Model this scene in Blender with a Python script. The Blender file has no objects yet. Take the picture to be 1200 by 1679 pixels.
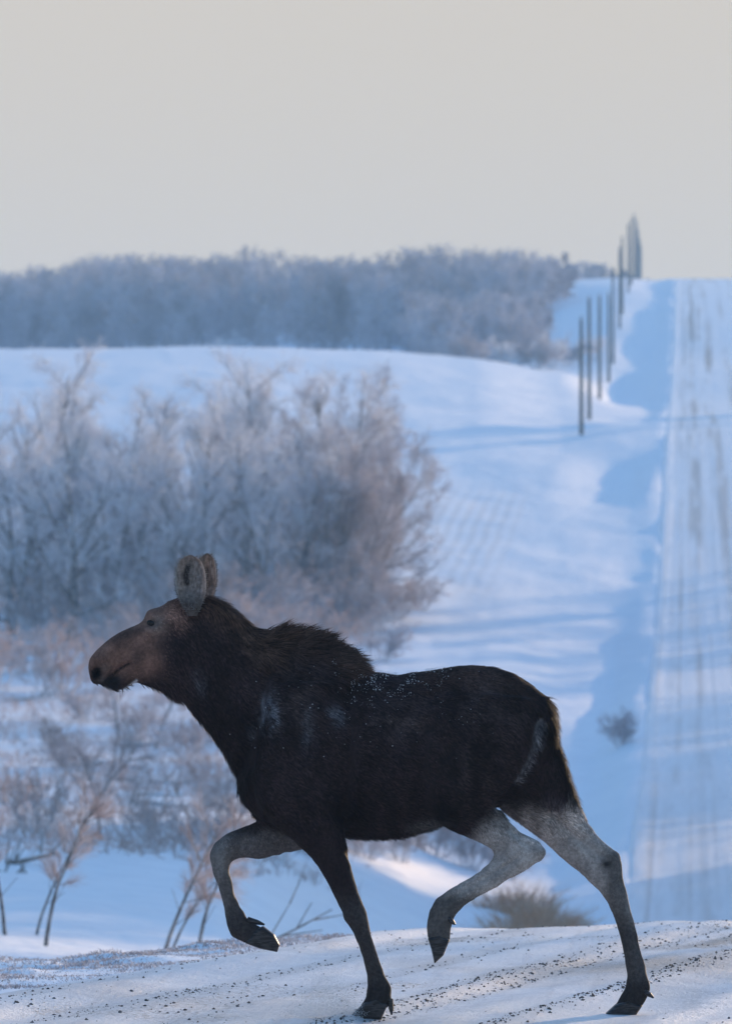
import bpy, bmesh, math, random
import numpy as np
from mathutils import Vector, Matrix

random.seed(7)
RNG = np.random.default_rng(11)
SC = bpy.context.scene
COL = SC.collection
R = math.radians

# ------------------------------------------------------------------ camera
F = 10200.0            # focal length in pixels of the 1200 x 1679 photograph
CAMH = 1.7235
VPX, VPY = 1125.0, 1082.0
YAW = math.atan((VPX - 600.0) / F)
PITCH = math.atan((VPY - 839.5) / F)
cam_d = bpy.data.cameras.new('camera')
cam = bpy.data.objects.new('camera', cam_d)
COL.objects.link(cam)
cam.location = (0, 0, CAMH)
cam.rotation_euler = (math.pi / 2 + PITCH, 0, YAW)
cam_d.sensor_fit = 'VERTICAL'
cam_d.sensor_height = 36.0
cam_d.lens = 36.0 * F / 1679.0
cam_d.clip_start = 0.5
cam_d.clip_end = 6000
cam_d.dof.use_dof = True
cam_d.dof.focus_distance = 30.0
cam_d.dof.aperture_fstop = 6.8
SC.camera = cam

# ------------------------------------------------------------------ sky
SUN_EL, SUN_AZ = R(8.5), R(23.0)     # azimuth measured from the road direction (+Y) towards +X
EXPOSURE = 1.6
w = bpy.data.worlds.new('World'); SC.world = w
w.use_nodes = True
wn = w.node_tree; wn.nodes.clear()
sky = wn.nodes.new('ShaderNodeTexSky')
sky.sky_type = 'NISHITA'; sky.sun_disc = False
sky.sun_elevation = SUN_EL; sky.sun_rotation = SUN_AZ
sky.altitude = 600; sky.air_density = 1.0; sky.dust_density = 1.0; sky.ozone_density = 3.5
lim = wn.nodes.new('ShaderNodeMix'); lim.data_type = 'RGBA'; lim.blend_type = 'DARKEN'
lim.inputs[0].default_value = 1.0
SKY_S = 0.15
WHITE = [c / SKY_S / (2 ** EXPOSURE) for c in (0.70, 0.610, 0.488)]   # the pale winter haze that tops out the low sky
lim.inputs[7].default_value = (*WHITE, 1)
bg = wn.nodes.new('ShaderNodeBackground'); bg.inputs[1].default_value = SKY_S
wo = wn.nodes.new('ShaderNodeOutputWorld')
wn.links.new(sky.outputs[0], lim.inputs[6])
tcw = wn.nodes.new('ShaderNodeTexCoord'); sxyz = wn.nodes.new('ShaderNodeSeparateXYZ')
up = wn.nodes.new('ShaderNodeMapRange'); up.interpolation_type = 'SMOOTHSTEP'
up.inputs[1].default_value = 0.12; up.inputs[2].default_value = 0.55
mixs = wn.nodes.new('ShaderNodeMix'); mixs.data_type = 'RGBA'
wn.links.new(tcw.outputs['Generated'], sxyz.inputs[0]); wn.links.new(sxyz.outputs[2], up.inputs[0])
wn.links.new(up.outputs[0], mixs.inputs[0]); wn.links.new(lim.outputs[2], mixs.inputs[6]); wn.links.new(sky.outputs[0], mixs.inputs[7])
wn.links.new(mixs.outputs[2], bg.inputs[0])
wn.links.new(bg.outputs[0], wo.inputs[0])

# ------------------------------------------------------------------ sun
sun_d = bpy.data.lights.new('sun', 'SUN')
sun_d.energy = 2.6; sun_d.angle = R(0.6); sun_d.color = (1.0, 0.70, 0.42)
sun = bpy.data.objects.new('sun', sun_d); COL.objects.link(sun)
sd = Vector((math.sin(SUN_AZ) * math.cos(SUN_EL), math.cos(SUN_AZ) * math.cos(SUN_EL), math.sin(SUN_EL)))
sun.rotation_euler = (-sd).to_track_quat('-Z', 'Y').to_euler()
sun.location = (60, 120, 90)

# ------------------------------------------------------------------ exposure
vs = SC.view_settings
vs.view_transform = 'Standard'; vs.look = 'None'; vs.gamma = 1.0; vs.exposure = EXPOSURE
SC.cycles.max_bounces = 8; SC.cycles.diffuse_bounces = 5; SC.cycles.glossy_bounces = 2
SC.cycles.transmission_bounces = 2; SC.cycles.volume_bounces = 1
SC.cycles.use_denoising = True

# ------------------------------------------------------------------ helpers
CAMROT = cam.rotation_euler.to_matrix()
def ray(px, py):
    return CAMROT @ Vector(((px - 600.0) / F, (839.5 - py) / F, -1.0))
def lat(px, D): return (px - VPX) / F * D

def tag(o, label=None, cat=None, group=None, kind=None):
    if label: o['label'] = label
    if cat: o['category'] = cat
    if group: o['group'] = group
    if kind: o['kind'] = kind
    return o

def np_mesh(name, V, faces, smooth=True):
    """faces: list of (n,k) int arrays"""
    me = bpy.data.meshes.new(name)
    V = np.asarray(V, np.float32)
    me.vertices.add(len(V)); me.vertices.foreach_set('co', V.ravel())
    faces = [np.asarray(f, np.int32) for f in faces if len(f)]
    nl = sum(f.size for f in faces); nf = sum(len(f) for f in faces)
    me.loops.add(nl); me.polygons.add(nf)
    me.loops.foreach_set('vertex_index', np.concatenate([f.ravel() for f in faces]))
    tot = np.concatenate([np.full(len(f), f.shape[1], np.int32) for f in faces])
    st = np.concatenate([[0], np.cumsum(tot)[:-1]]).astype(np.int32)
    me.polygons.foreach_set('loop_start', st)
    me.polygons.foreach_set('use_smooth', np.full(nf, smooth))
    me.update(calc_edges=True); me.validate()
    return me

def add(name, me, mat=None, parent=None):
    o = bpy.data.objects.new(name, me); COL.objects.link(o)
    if mat is not None and me is not None and not me.materials: me.materials.append(mat)
    if parent is not None: o.parent = parent
    return o

def empty(name, loc=(0, 0, 0), rz=0.0):
    o = bpy.data.objects.new(name, None); COL.objects.link(o)
    o.location = loc; o.rotation_euler = (0, 0, rz); o.empty_display_size = 0.3
    return o

def col_attr(me, name, arr):
    a = me.color_attributes.new(name, 'FLOAT_COLOR', 'POINT')
    d = np.ones((len(me.vertices), 4), np.float32); d[:, :3] = arr
    a.data.foreach_set('color', d.ravel())
def flt_attr(me, name, arr):
    a = me.attributes.new(name, 'FLOAT', 'POINT'); a.data.foreach_set('value', np.asarray(arr, np.float32))

def _h(ix, iy, s):
    n = (ix.astype(np.int64) * 374761393 + iy.astype(np.int64) * 668265263 + s * 974711) & 0x7fffffff
    n = ((n ^ (n >> 13)) * 1274126177) & 0x7fffffff
    n = (n ^ (n >> 16)) & 0xffff
    return n / 32767.5 - 1.0
def noise(x, y, s=0):
    x = np.asarray(x, float); y = np.asarray(y, float)
    ix = np.floor(x); iy = np.floor(y); fx = x - ix; fy = y - iy
    fx = fx * fx * fx * (fx * (fx * 6 - 15) + 10); fy = fy * fy * fy * (fy * (fy * 6 - 15) + 10)
    a = _h(ix, iy, s); b = _h(ix + 1, iy, s); c = _h(ix, iy + 1, s); d = _h(ix + 1, iy + 1, s)
    return (a * (1 - fx) + b * fx) * (1 - fy) + (c * (1 - fx) + d * fx) * fy
def fbm(x, y, s=0, o=3):
    t = 0; a = 1.0
    for k in range(o):
        t = t + a * noise(x * 2 ** k + 17.3 * k, y * 2 ** k + 5.1 * k, s + k); a *= 0.5
    return t
def sst(a, b, x):
    t = np.clip((np.asarray(x, float) - a) / (b - a), 0, 1); return t * t * (3 - 2 * t)
def pchip(xs, ys):
    xs = np.array(xs, float); ys = np.array(ys, float)
    h = np.diff(xs); d = np.diff(ys) / h; m = np.zeros(len(xs))
    m[0] = d[0]; m[-1] = d[-1]
    for i in range(1, len(xs) - 1):
        if d[i - 1] * d[i] > 0:
            w1 = 2 * h[i] + h[i - 1]; w2 = h[i] + 2 * h[i - 1]
            m[i] = (w1 + w2) / (w1 / d[i - 1] + w2 / d[i])
    def f(x):
        x = np.clip(np.asarray(x, float), xs[0], xs[-1])
        i = np.clip(np.searchsorted(xs, x) - 1, 0, len(xs) - 2)
        t = (x - xs[i]) / h[i]
        return ((2*t**3 - 3*t**2 + 1) * ys[i] + (t**3 - 2*t**2 + t) * h[i] * m[i]
                + (-2*t**3 + 3*t**2) * ys[i + 1] + (t**3 - t**2) * h[i] * m[i + 1])
    return f

# ------------------------------------------------------------------ materials
def new_mat(name):
    m = bpy.data.materials.new(name); m.use_nodes = True
    nt = m.node_tree; b = nt.nodes['Principled BSDF']
    return m, nt, b
def nd(nt, t, **kw):
    n = nt.nodes.new(t)
    for k, v in kw.items(): setattr(n, k, v)
    return n
def mixc(nt, fac, a, b, mode='MIX'):
    n = nd(nt, 'ShaderNodeMix', data_type='RGBA', blend_type=mode)
    for i, v in ((0, fac), (6, a), (7, b)):
        if isinstance(v, (tuple, list)): n.inputs[i].default_value = (*v, 1) if len(v) == 3 else v
        elif isinstance(v, (int, float)): n.inputs[i].default_value = v
        else: nt.links.new(v, n.inputs[i])
    return n.outputs[2]
def noise_node(nt, scale, detail=4, rough=0.55, vec=None, stretch=None):
    n = nd(nt, 'ShaderNodeTexNoise'); n.inputs['Scale'].default_value = scale
    n.inputs['Detail'].default_value = detail; n.inputs['Roughness'].default_value = rough
    if vec is None:
        tc = nd(nt, 'ShaderNodeTexCoord'); vec = tc.outputs['Object']
    if stretch:
        mp = nd(nt, 'ShaderNodeMapping'); mp.inputs['Scale'].default_value = stretch
        nt.links.new(vec, mp.inputs[0]); vec = mp.outputs[0]
    nt.links.new(vec, n.inputs['Vector'])
    return n.outputs[0]
def ramp(nt, val, a, b):
    n = nd(nt, 'ShaderNodeMapRange'); n.interpolation_type = 'SMOOTHSTEP'
    n.inputs[1].default_value = a; n.inputs[2].default_value = b
    nt.links.new(val, n.inputs[0]); return n.outputs[0]
def bump(nt, b, h, strength, dist):
    n = nd(nt, 'ShaderNodeBump'); n.inputs['Strength'].default_value = strength; n.inputs['Distance'].default_value = dist
    nt.links.new(h, n.inputs['Height']); nt.links.new(n.outputs[0], b.inputs['Normal'])
def plain(name, c1, c2, scale=8.0, rough=0.8, bstr=0.0, bdist=0.01, transl=0.0, stretch=None):
    m, nt, b = new_mat(name)
    nz = noise_node(nt, scale, stretch=stretch)
    c = mixc(nt, ramp(nt, nz, 0.35, 0.65), c1, c2)
    nt.links.new(c, b.inputs['Base Color']); b.inputs['Roughness'].default_value = rough
    b.inputs['Specular IOR Level'].default_value = 0.25
    if bstr: bump(nt, b, nz, bstr, bdist)
    if transl:
        tr = nd(nt, 'ShaderNodeBsdfTranslucent'); nt.links.new(c, tr.inputs[0])
        mx = nd(nt, 'ShaderNodeMixShader'); mx.inputs[0].default_value = transl
        out = nt.nodes['Material Output']
        nt.links.new(b.outputs[0], mx.inputs[1]); nt.links.new(tr.outputs[0], mx.inputs[2])
        nt.links.new(mx.outputs[0], out.inputs[0])
    return m

def ground_material():
    m, nt, b = new_mat('snow_ground')
    big = noise_node(nt, 0.06, 3); mid = noise_node(nt, 0.9, 5); fine = noise_node(nt, 14, 4)
    c = mixc(nt, ramp(nt, mid, 0.35, 0.7), (0.84, 0.86, 0.88), (0.78, 0.80, 0.83))
    # stubble of the field showing through the snow in drilled rows
    at = nd(nt, 'ShaderNodeAttribute', attribute_name='stubble')
    tc = nd(nt, 'ShaderNodeTexCoord')
    wv = nd(nt, 'ShaderNodeTexWave', wave_type='BANDS', bands_direction='X')
    wv.inputs['Scale'].default_value = 0.42; wv.inputs['Distortion'].default_value = 3.0
    wv.inputs['Detail'].default_value = 2; wv.inputs['Detail Scale'].default_value = 0.12
    nt.links.new(tc.outputs['Object'], wv.inputs['Vector'])
    pt = ramp(nt, big, 0.35, 0.6)
    f1 = nd(nt, 'ShaderNodeMath', operation='MULTIPLY'); nt.links.new(wv.outputs['Fac'], f1.inputs[0]); nt.links.new(at.outputs['Fac'], f1.inputs[1])
    c = mixc(nt, f1.outputs[0], c, (0.50, 0.47, 0.45))
    at2 = nd(nt, 'ShaderNodeAttribute', attribute_name='litter')
    sp = ramp(nt, noise_node(nt, 3.2, 5, 0.7), 0.50, 0.68)
    f2 = nd(nt, 'ShaderNodeMath', operation='MULTIPLY'); nt.links.new(sp, f2.inputs[0]); nt.links.new(at2.outputs['Fac'], f2.inputs[1])
    c = mixc(nt, f2.outputs[0], c, (0.24, 0.20, 0.18))
    nt.links.new(c, b.inputs['Base Color']); b.inputs['Roughness'].default_value = 0.55
    b.inputs['Specular IOR Level'].default_value = 0.4
    hs = nd(nt, 'ShaderNodeMath', operation='MULTIPLY_ADD'); nt.links.new(fine, hs.inputs[0]); hs.inputs[1].default_value = 0.12; nt.links.new(mid, hs.inputs[2])
    bump(nt, b, hs.outputs[0], 0.35, 0.25)
    return m

def road_material():
    m, nt, b = new_mat('packed_snow_road')
    at = nd(nt, 'ShaderNodeAttribute', attribute_name='bare')
    fine = noise_node(nt, 38, 5, 0.7); mid = noise_node(nt, 3.0, 5, 0.6)
    st = noise_node(nt, 1.0, 4, 0.6, stretch=(9.0, 0.25, 1.0)); us = nd(nt, 'ShaderNodeAttribute', attribute_name='worn')
    snow = mixc(nt, ramp(nt, mid, 0.35, 0.7), (0.84, 0.86, 0.88), (0.74, 0.76, 0.80))
    snow = mixc(nt, ramp(nt, st, 0.5, 0.75), snow, (0.64, 0.65, 0.68))
    snow = mixc(nt, us.outputs['Fac'], snow, (0.36, 0.34, 0.325))
    grit = mixc(nt, fine, (0.08, 0.07, 0.065), (0.30, 0.27, 0.24))
    # grit shows where the snow is worn: the attribute shifts the threshold of the speckle
    sm = nd(nt, 'ShaderNodeMath', operation='MULTIPLY_ADD'); nt.links.new(at.outputs['Fac'], sm.inputs[0]); sm.inputs[1].default_value = 0.55; nt.links.new(fine, sm.inputs[2])
    fac = ramp(nt, sm.outputs[0], 0.66, 0.80)
    c = mixc(nt, fac, snow, grit)
    nt.links.new(c, b.inputs['Base Color']); b.inputs['Roughness'].default_value = 0.42
    b.inputs['Specular IOR Level'].default_value = 0.65
    hs = nd(nt, 'ShaderNodeMath', operation='MULTIPLY_ADD'); nt.links.new(fine, hs.inputs[0]); hs.inputs[1].default_value = 0.5; nt.links.new(mid, hs.inputs[2])
    bump(nt, b, hs.outputs[0], 0.8, 0.05)
    return m

M = {}
M['ground'] = ground_material()
M['road'] = road_material()
M['bark'] = plain('frosted_bark', (0.09, 0.085, 0.082), (0.28, 0.27, 0.27), 6, 0.9, 0.4, 0.03)
M['limb'] = plain('frosted_limb', (0.46, 0.43, 0.44), (0.78, 0.77, 0.80), 5, 0.9)
M['frost'] = plain('hoar_frost_twigs', (0.86, 0.86, 0.91), (0.95, 0.96, 0.98), 1.2, 0.8, transl=0.42)
M['frost_brown'] = plain('thin_frost_twigs', (0.50, 0.44, 0.44), (0.76, 0.73, 0.76), 0.9, 0.85, transl=0.45)
M['tan'] = plain('dry_frosted_brush', (0.60, 0.46, 0.40), (0.80, 0.72, 0.71), 2.0, 0.9, transl=0.4)
M['tan_soft'] = plain('soft_frosted_twigs', (0.56, 0.46, 0.43), (0.78, 0.72, 0.72), 2.0, 0.9, transl=0.35)
M['tan_grass'] = plain('dry_grass', (0.84, 0.52, 0.31), (0.88, 0.67, 0.50), 4.0, 0.9, transl=0.35)
M['grey_brush'] = plain('grey_brush', (0.20, 0.17, 0.16), (0.42, 0.38, 0.38), 3.0, 0.9, transl=0.2)
M['wood_far'] = plain('far_wood', (0.30, 0.28, 0.30), (0.56, 0.55, 0.60), 0.12, 0.9, transl=0.10)
M['pole'] = plain('weathered_pole', (0.09, 0.08, 0.07), (0.17, 0.15, 0.13), 3, 0.85, stretch=(8, 8, 0.6))
M['ceramic'] = plain('insulator', (0.10, 0.08, 0.07), (0.16, 0.12, 0.10), 10, 0.3)
M['steel'] = plain('galvanised', (0.25, 0.25, 0.26), (0.35, 0.35, 0.36), 20, 0.5)
M['log'] = plain('fallen_log', (0.15, 0.135, 0.125), (0.45, 0.43, 0.42), 5, 0.9, 0.4, 0.03)
M['stone'] = plain('gravel_stone', (0.04, 0.036, 0.034), (0.17, 0.15, 0.14), 30, 0.8)
M['verge'] = plain('frosted_grass', (0.44, 0.38, 0.38), (0.80, 0.79, 0.83), 7.0, 0.9, transl=0.25)
M['snow'] = plain('loose_snow', (0.84, 0.86, 0.89), (0.78, 0.80, 0.84), 20, 0.7)

# ------------------------------------------------------------------ terrain
# heights along columns of the view: (distance, where that ground stands in the picture)
COLS = [
 (-500, [(30,1668),(36,1612),(40,1606),(48,1625),(60,1592),(75,1545),(90,1494),(110,1426),(140,1345),(180,1250),(230,1140),(280,1025),(330,915),(400,778),(480,666),(560,600),(610,581),(650,578),(700,608),(800,610),(900,570),(1000,545),(1150,560),(1700,640)]),
 (0,    [(30,1668),(36,1600),(38.5,1590),(46,1610),(58,1584),(72,1540),(90,1488),(110,1420),(140,1340),(180,1245),(230,1135),(280,1020),(330,910),(400,772),(480,660),(560,594),(600,577),(640,573),(700,604),(800,600),(900,560),(1000,540),(1150,560),(1700,640)]),
 (350,  [(30,1668),(36,1578),(39,1562),(48,1592),(60,1572),(76,1530),(95,1485),(115,1428),(140,1352),(180,1262),(230,1145),(280,1030),(330,916),(400,776),(480,660),(560,592),(600,574),(640,569),(700,598),(800,585),(900,545),(1000,525),(1150,550),(1700,640)]),
 (600,  [(30,1668),(36,1572),(40,1540),(50,1575),(70,1590),(95,1555),(115,1500),(140,1425),(180,1310),(230,1165),(280,1047),(330,926),(400,786),(440,722),(500,655),(570,594),(610,577),(640,574),(700,598),(800,585),(900,540),(1000,522),(1150,550),(1700,640)]),
 (780,  [(30,1668),(36,1570),(40,1534),(50,1572),(75,1605),(105,1570),(125,1520),(150,1440),(180,1335),(230,1180),(280,1061),(330,938),(400,795),(440,731),(500,667),(570,606),(600,592),(620,588),(680,608),(780,600),(860,578),(950,545),(1050,540),(1700,640)]),
 (920,  [(30,1668),(36,1568),(40,1530),(50,1570),(75,1606),(108,1590),(130,1546),(148,1494),(180,1352),(230,1193),(280,1073),(330,947),(400,799),(440,741),(480,704),(540,655),(580,622),(600,614),(640,612),(700,575),(780,520),(860,485),(940,462),(1000,462),(1150,500),(1700,640)]),
 (1010, [(30,1668),(36,1566),(40,1526),(50,1562),(75,1598),(110,1600),(130,1570),(145,1522),(180,1361),(230,1201),(280,1081),(330,951),(400,801),(462,710),(500,687),(540,667),(563,655),(580,657),(610,640),(640,612),(690,570),(760,515),(837,478),(900,461),(936,456),(1000,460),(1150,500),(1700,640)]),
 (1080, [(30,1668),(36,1564),(39.5,1524),(50,1556),(75,1592),(110,1600),(130,1570),(145,1520),(180,1362),(230,1202),(280,1082),(330,952),(400,801),(462,708),(500,686),(560,660),(626,608),(663,590),(730,530),(800,490),(860,468),(905,459),(940,458),(1000,466),(1150,520),(1700,640)]),
]
_cx = np.array([c[0] for c in COLS], float)
_cf = []
for _, pts in COLS:
    P = np.array([(-60, 0.0), (0, 0.0), (20, 0.0)] + [(d, CAMH + (VPY - y) * d / F) for d, y in pts])
    _cf.append(pchip(P[:, 0], P[:, 1]))
def base_z(X, D):
    X = np.asarray(X, float); D = np.asarray(D, float)
    px = np.clip(X / np.maximum(D, 25.0) * F + VPX, _cx[0], _cx[-1])
    i = np.clip(np.searchsorted(_cx, px) - 1, 0, len(_cx) - 2)
    t = (px - _cx[i]) / (_cx[i + 1] - _cx[i]); t = t * t * (3 - 2 * t) * 0.5 + t * 0.5
    Z = np.stack([f(D) for f in _cf])
    idx = np.arange(Z[0].size).reshape(Z[0].shape)
    Zf = Z.reshape(len(_cf), -1)
    return Zf[i.ravel(), idx.ravel()].reshape(X.shape) * (1 - t) + Zf[(i + 1).ravel(), idx.ravel()].reshape(X.shape) * t
def edge_l(D):
    D = np.asarray(D, float)
    return -1.6 - 1.7 * (1 - sst(29, 42, D)) - 0.55 * (1 - sst(40, 90, D)) - 1.2 * (1 - sst(10, 30, D))
def edge_r(D): return 8.2 + 0.0 * np.asarray(D, float)
def ground_z(X, D, under=True):
    X = np.asarray(X, float); D = np.asarray(D, float)
    z = base_z(X, D)
    t = edge_l(D) - X; tr = X - edge_r(D)
    far = sst(44, 95, D)
    rough = np.clip(0.85 + 0.5 * noise(X / 9.0, D / 38.0, 3) - sst(300, 345, D) * (1 - sst(560, 600, D)) * (0.45 + 0.6 * noise(X / 6.0, D / 22.0, 4)), 0.1, 2)
    z = z - far * (0.8 - 0.25 * sst(250, 340, D)) * rough * (sst(0.0, 2.2, t) - sst(3.2, 7.5, t))
    z = z - far * 1.0 * (sst(0.0, 2.2, tr) - sst(3.2, 8.0, tr))
    out = np.maximum(sst(-0.2, 0.8, t), sst(-0.2, 0.8, tr))
    # wind drifts and hollows
    z = z + out * far * (0.12 * fbm(X / 9.0, D / 17.0, 20, 3) + 0.05 * fbm(X / 2.2, D / 4.5, 24, 2) + 0.12 * fbm(X / 34.0, D / 60.0, 30, 2) * sst(180, 300, D))
    z = z + out * sst(15, 30, D) * (1 - 0.6 * far) * 0.035 * fbm(X / 0.5, D / 0.6, 40, 3)
    z = z + out * (1 - far) * 0.03
    if under:
        ins = np.minimum(sst(0.05, 0.5, -t), sst(0.05, 0.5, -tr))
        z = z - 0.30 * ins
    return z
def road_z(X, D):
    X = np.asarray(X, float); D = np.asarray(D, float)
    z = base_z(X, D)
    t = edge_l(D) - X; tr = X - edge_r(D)
    mid = 0.5 * (edge_l(D) + edge_r(D))
    z = z + 0.02
    near = 1 - sst(45, 110, D)
    # tyre ruts
    u = X - near * 0.17 * (D - 36)
    z = z + (0.010 + 0.004 * near) * noise(u / 0.33, D / 30.0, 51) + (0.005 + 0.006 * near) * noise(u / 0.14, D / 14.0, 52)
    z = z + near * 0.007 * fbm(X / 0.6, D / 0.9, 53, 3)
    z = z + (1 - near) * 0.05 * fbm(X / 5, D / 16.0, 54, 2)
    # low windrow of ploughed snow along the edge
    z = z + 0.07 * np.exp(-((t + 0.35) / 0.28) ** 2) * (0.6 + 0.5 * noise(X * 0, D / 3.0, 55))
    z = z - 0.28 * np.maximum(sst(-0.12, 0.3, t), sst(-0.12, 0.3, tr))
    return z

Ds = [-40, -25, -12, 0, 8, 14, 19, 23, 26]
d = 27.0
while d < 1700:
    Ds.append(d)
    d += 0.07 if 27 <= d < 43 else max(0.25, min(d * 0.0062, 5.0)) if d < 1000 else 20
Ds = np.array(Ds)
pxs = np.concatenate([-1125 + np.array([-9000, -6500, -4500, -3000, -2000, -1300, -800, -500]) , np.arange(-1200, -250, 50), np.arange(-250, 1330, 6.0), np.arange(1330, 2000, 40), np.array([2000, 2400, 3000, 4000, 5500, 7500, 9500])])
pxs = np.unique(pxs)
DD, PP = np.meshgrid(Ds, pxs, indexing='ij')
XX = (PP - VPX) / F * np.maximum(DD, 30.0)
XX = np.sign(XX) * np.minimum(np.abs(XX), 690)
wide = np.maximum(0, np.abs(PP - 600) - 900) / 9000.0
XX = XX + np.sign(PP - 600) * wide * np.maximum(0, 220 - DD) * 0.9
ZZ = ground_z(XX, DD)
nr, nc = DD.shape
ii = np.arange(nr * nc).reshape(nr, nc)
quads = np.stack([ii[:-1, :-1], ii[:-1, 1:], ii[1:, 1:], ii[1:, :-1]], -1).reshape(-1, 4)
gm = np_mesh('ground', np.stack([XX, DD, ZZ], -1).reshape(-1, 3), [quads])
pxl = XX / np.maximum(DD, 25) * F + VPX
stub = sst(-9, -11, XX) * sst(300, 320, DD) * (1 - sst(370, 410, DD)) * (0.12 + 0.3 * sst(-0.2, 0.5, noise(XX / 18, DD / 60, 70)))
flt_attr(gm, 'stubble', stub.ravel())
litter = sst(110, 130, DD) * (1 - sst(235, 270, DD)) * (1 - sst(480, 640, pxl)) * (0.4 + 0.6 * sst(-0.3, 0.4, fbm(XX / 5, DD / 14, 72, 2)))
flt_attr(gm, 'litter', np.clip(litter, 0, 1).ravel())
ground = add('ground', gm, M['ground']); tag(ground, kind='structure')

Dr = [-40, -20, -5, 5, 12, 18, 22, 25, 27]
d = 27.5
while d < 1500:
    Dr.append(d); d += 0.06 if d < 42.5 else max(0.2, min(d * 0.005, 4.0)) if d < 960 else 15
Dr = np.array(Dr)
tt = np.concatenate([np.linspace(0, 0.42, 76), np.linspace(0.44, 1, 30)])
D2, T2 = np.meshgrid(Dr, tt, indexing='ij')
EL = edge_l(D2) - 0.32; ER = edge_r(D2) + 0.32
X2 = EL + (ER - EL) * T2
Z2 = road_z(X2, D2)
nr, nc = D2.shape
ii = np.arange(nr * nc).reshape(nr, nc)
quads = np.stack([ii[:-1, :-1], ii[:-1, 1:], ii[1:, 1:], ii[1:, :-1]], -1).reshape(-1, 4)
rm = np_mesh('road', np.stack([X2, D2, Z2], -1).reshape(-1, 3), [quads])
near = 1 - sst(45, 110, D2)
u2 = X2 - near * 0.17 * (D2 - 36)
tracks = np.exp(-((X2 - 0.55) / 0.40) ** 2) + 0.9 * np.exp(-((X2 - 2.3) / 0.45) ** 2) + 0.7 * np.exp(-((X2 - 4.9) / 0.6) ** 2)
bare = tracks * sst(-0.1, 1.0, fbm(X2 / 0.9, D2 / 60.0, 60, 3) + 0.3 * noise(X2 / .2, D2 / 25.0, 61)) * sst(330, 420, D2) * 0.6
bare = bare + 0.40 * (1 - near) * sst(.4, .8, noise(X2 / .16, D2 / 90, 67)) * (1 - sst(380, 450, D2))
bare = bare + 0.30 * tracks * (1 - near) * sst(-0.1, 0.6, noise(X2 / 0.25, D2 / 60, 62))
lines = sst(0.35, 0.75, noise(u2 / 0.30, D2 / 14.0, 63)) * (0.55 + 0.6 * noise(u2 / 1.3, D2 / 3.0, 64))
bare = bare + near * (0.42 * np.clip(lines, 0, 1) + 0.10 + 0.22 * sst(0.35, 0.9, fbm(X2 / 0.9, D2 / 1.6, 66, 2)))
bare = bare + near * 0.35 * np.exp(-(((X2 + 0.25) / 0.55) ** 2 + ((D2 - 34.6) / 1.0) ** 2))
bare = bare * (1 - near * (1 - sst(0.1, 0.9, X2 - edge_l(D2))))
trk = sum(a * np.exp(-((X2 - c - .10 * noise(D2 * 0, D2 / 40, 68 + k)) / w_) ** 2) for k, (c, w_, a) in enumerate([(-.75, .10, .5), (-.30, .16, .8), (.10, .08, .7), (.55, .22, 1.0), (1.15, .10, .6), (1.55, .12, .6), (2.2, .30, 1.0), (4.2, .3, .8), (5.9, .3, .8)]))
worn = .07 + (1 - near) * trk * np.clip(.20 + .40 * noise(X2 / .3, D2 / 45, 69) + .35 * fbm(X2 / .35, D2 / 9, 74, 2) + .8 * sst(330, 430, D2) * sst(-.2, .6, fbm(X2 / 1.2, D2 / 45.0, 75, 3)), 0, 1)
worn = worn + near * (.30 * sst(.15, .6, noise(u2 / .13, D2 / 20.0, 76)) * sst(-.5, .4, noise(u2 / .9, D2 / 4., 77)) + .08 + .26 * sst(-.1, .7, fbm(X2 / .5, D2 / 1.6, 78, 4)) + .75 * np.exp(-(((X2 + .25) / .55) ** 2 + ((D2 - 34.6) / .9) ** 2)))
for xc, xw, d0, d1, aa in [(.55, .42, 356, 428, .95), (2.3, .40, 362, 412, .9), (.25, .25, 438, 474, .8), (1.0, .2, 436, 470, .8), (1.75, .3, 440, 478, .8), (.7, .3, 520, 575, .55), (1.35, .3, 690, 770, .8), (2.6, .35, 650, 740, .6), (1.2, .35, 872, 932, .95), (3.2, .5, 880, 935, .9)]:
    worn = worn + aa * np.exp(-((X2 - xc) / xw) ** 4) * sst(d0 - 6, d0 + 14, D2 + 9 * noise(X2 / .4, D2 / 11, 79)) * (1 - sst(d1 - 14, d1 + 6, D2 + 9 * noise(X2 / .4, D2 / 11, 73))) * np.clip(.75 + .5 * fbm(X2 / .25, D2 / 9, 71, 2), .2, 1)
flt_attr(rm, 'worn', np.clip(worn, 0, .9).ravel())
flt_attr(rm, 'bare', np.clip(bare, 0, 1).ravel())
road = add('road', rm, M['road']); tag(road, kind='structure')

def gz(x, y):
    x = float(x); y = float(y)
    if edge_l(y) < x < edge_r(y): return float(road_z(np.array([x]), np.array([y]))[0])
    return float(ground_z(np.array([x]), np.array([y]))[0])

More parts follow.
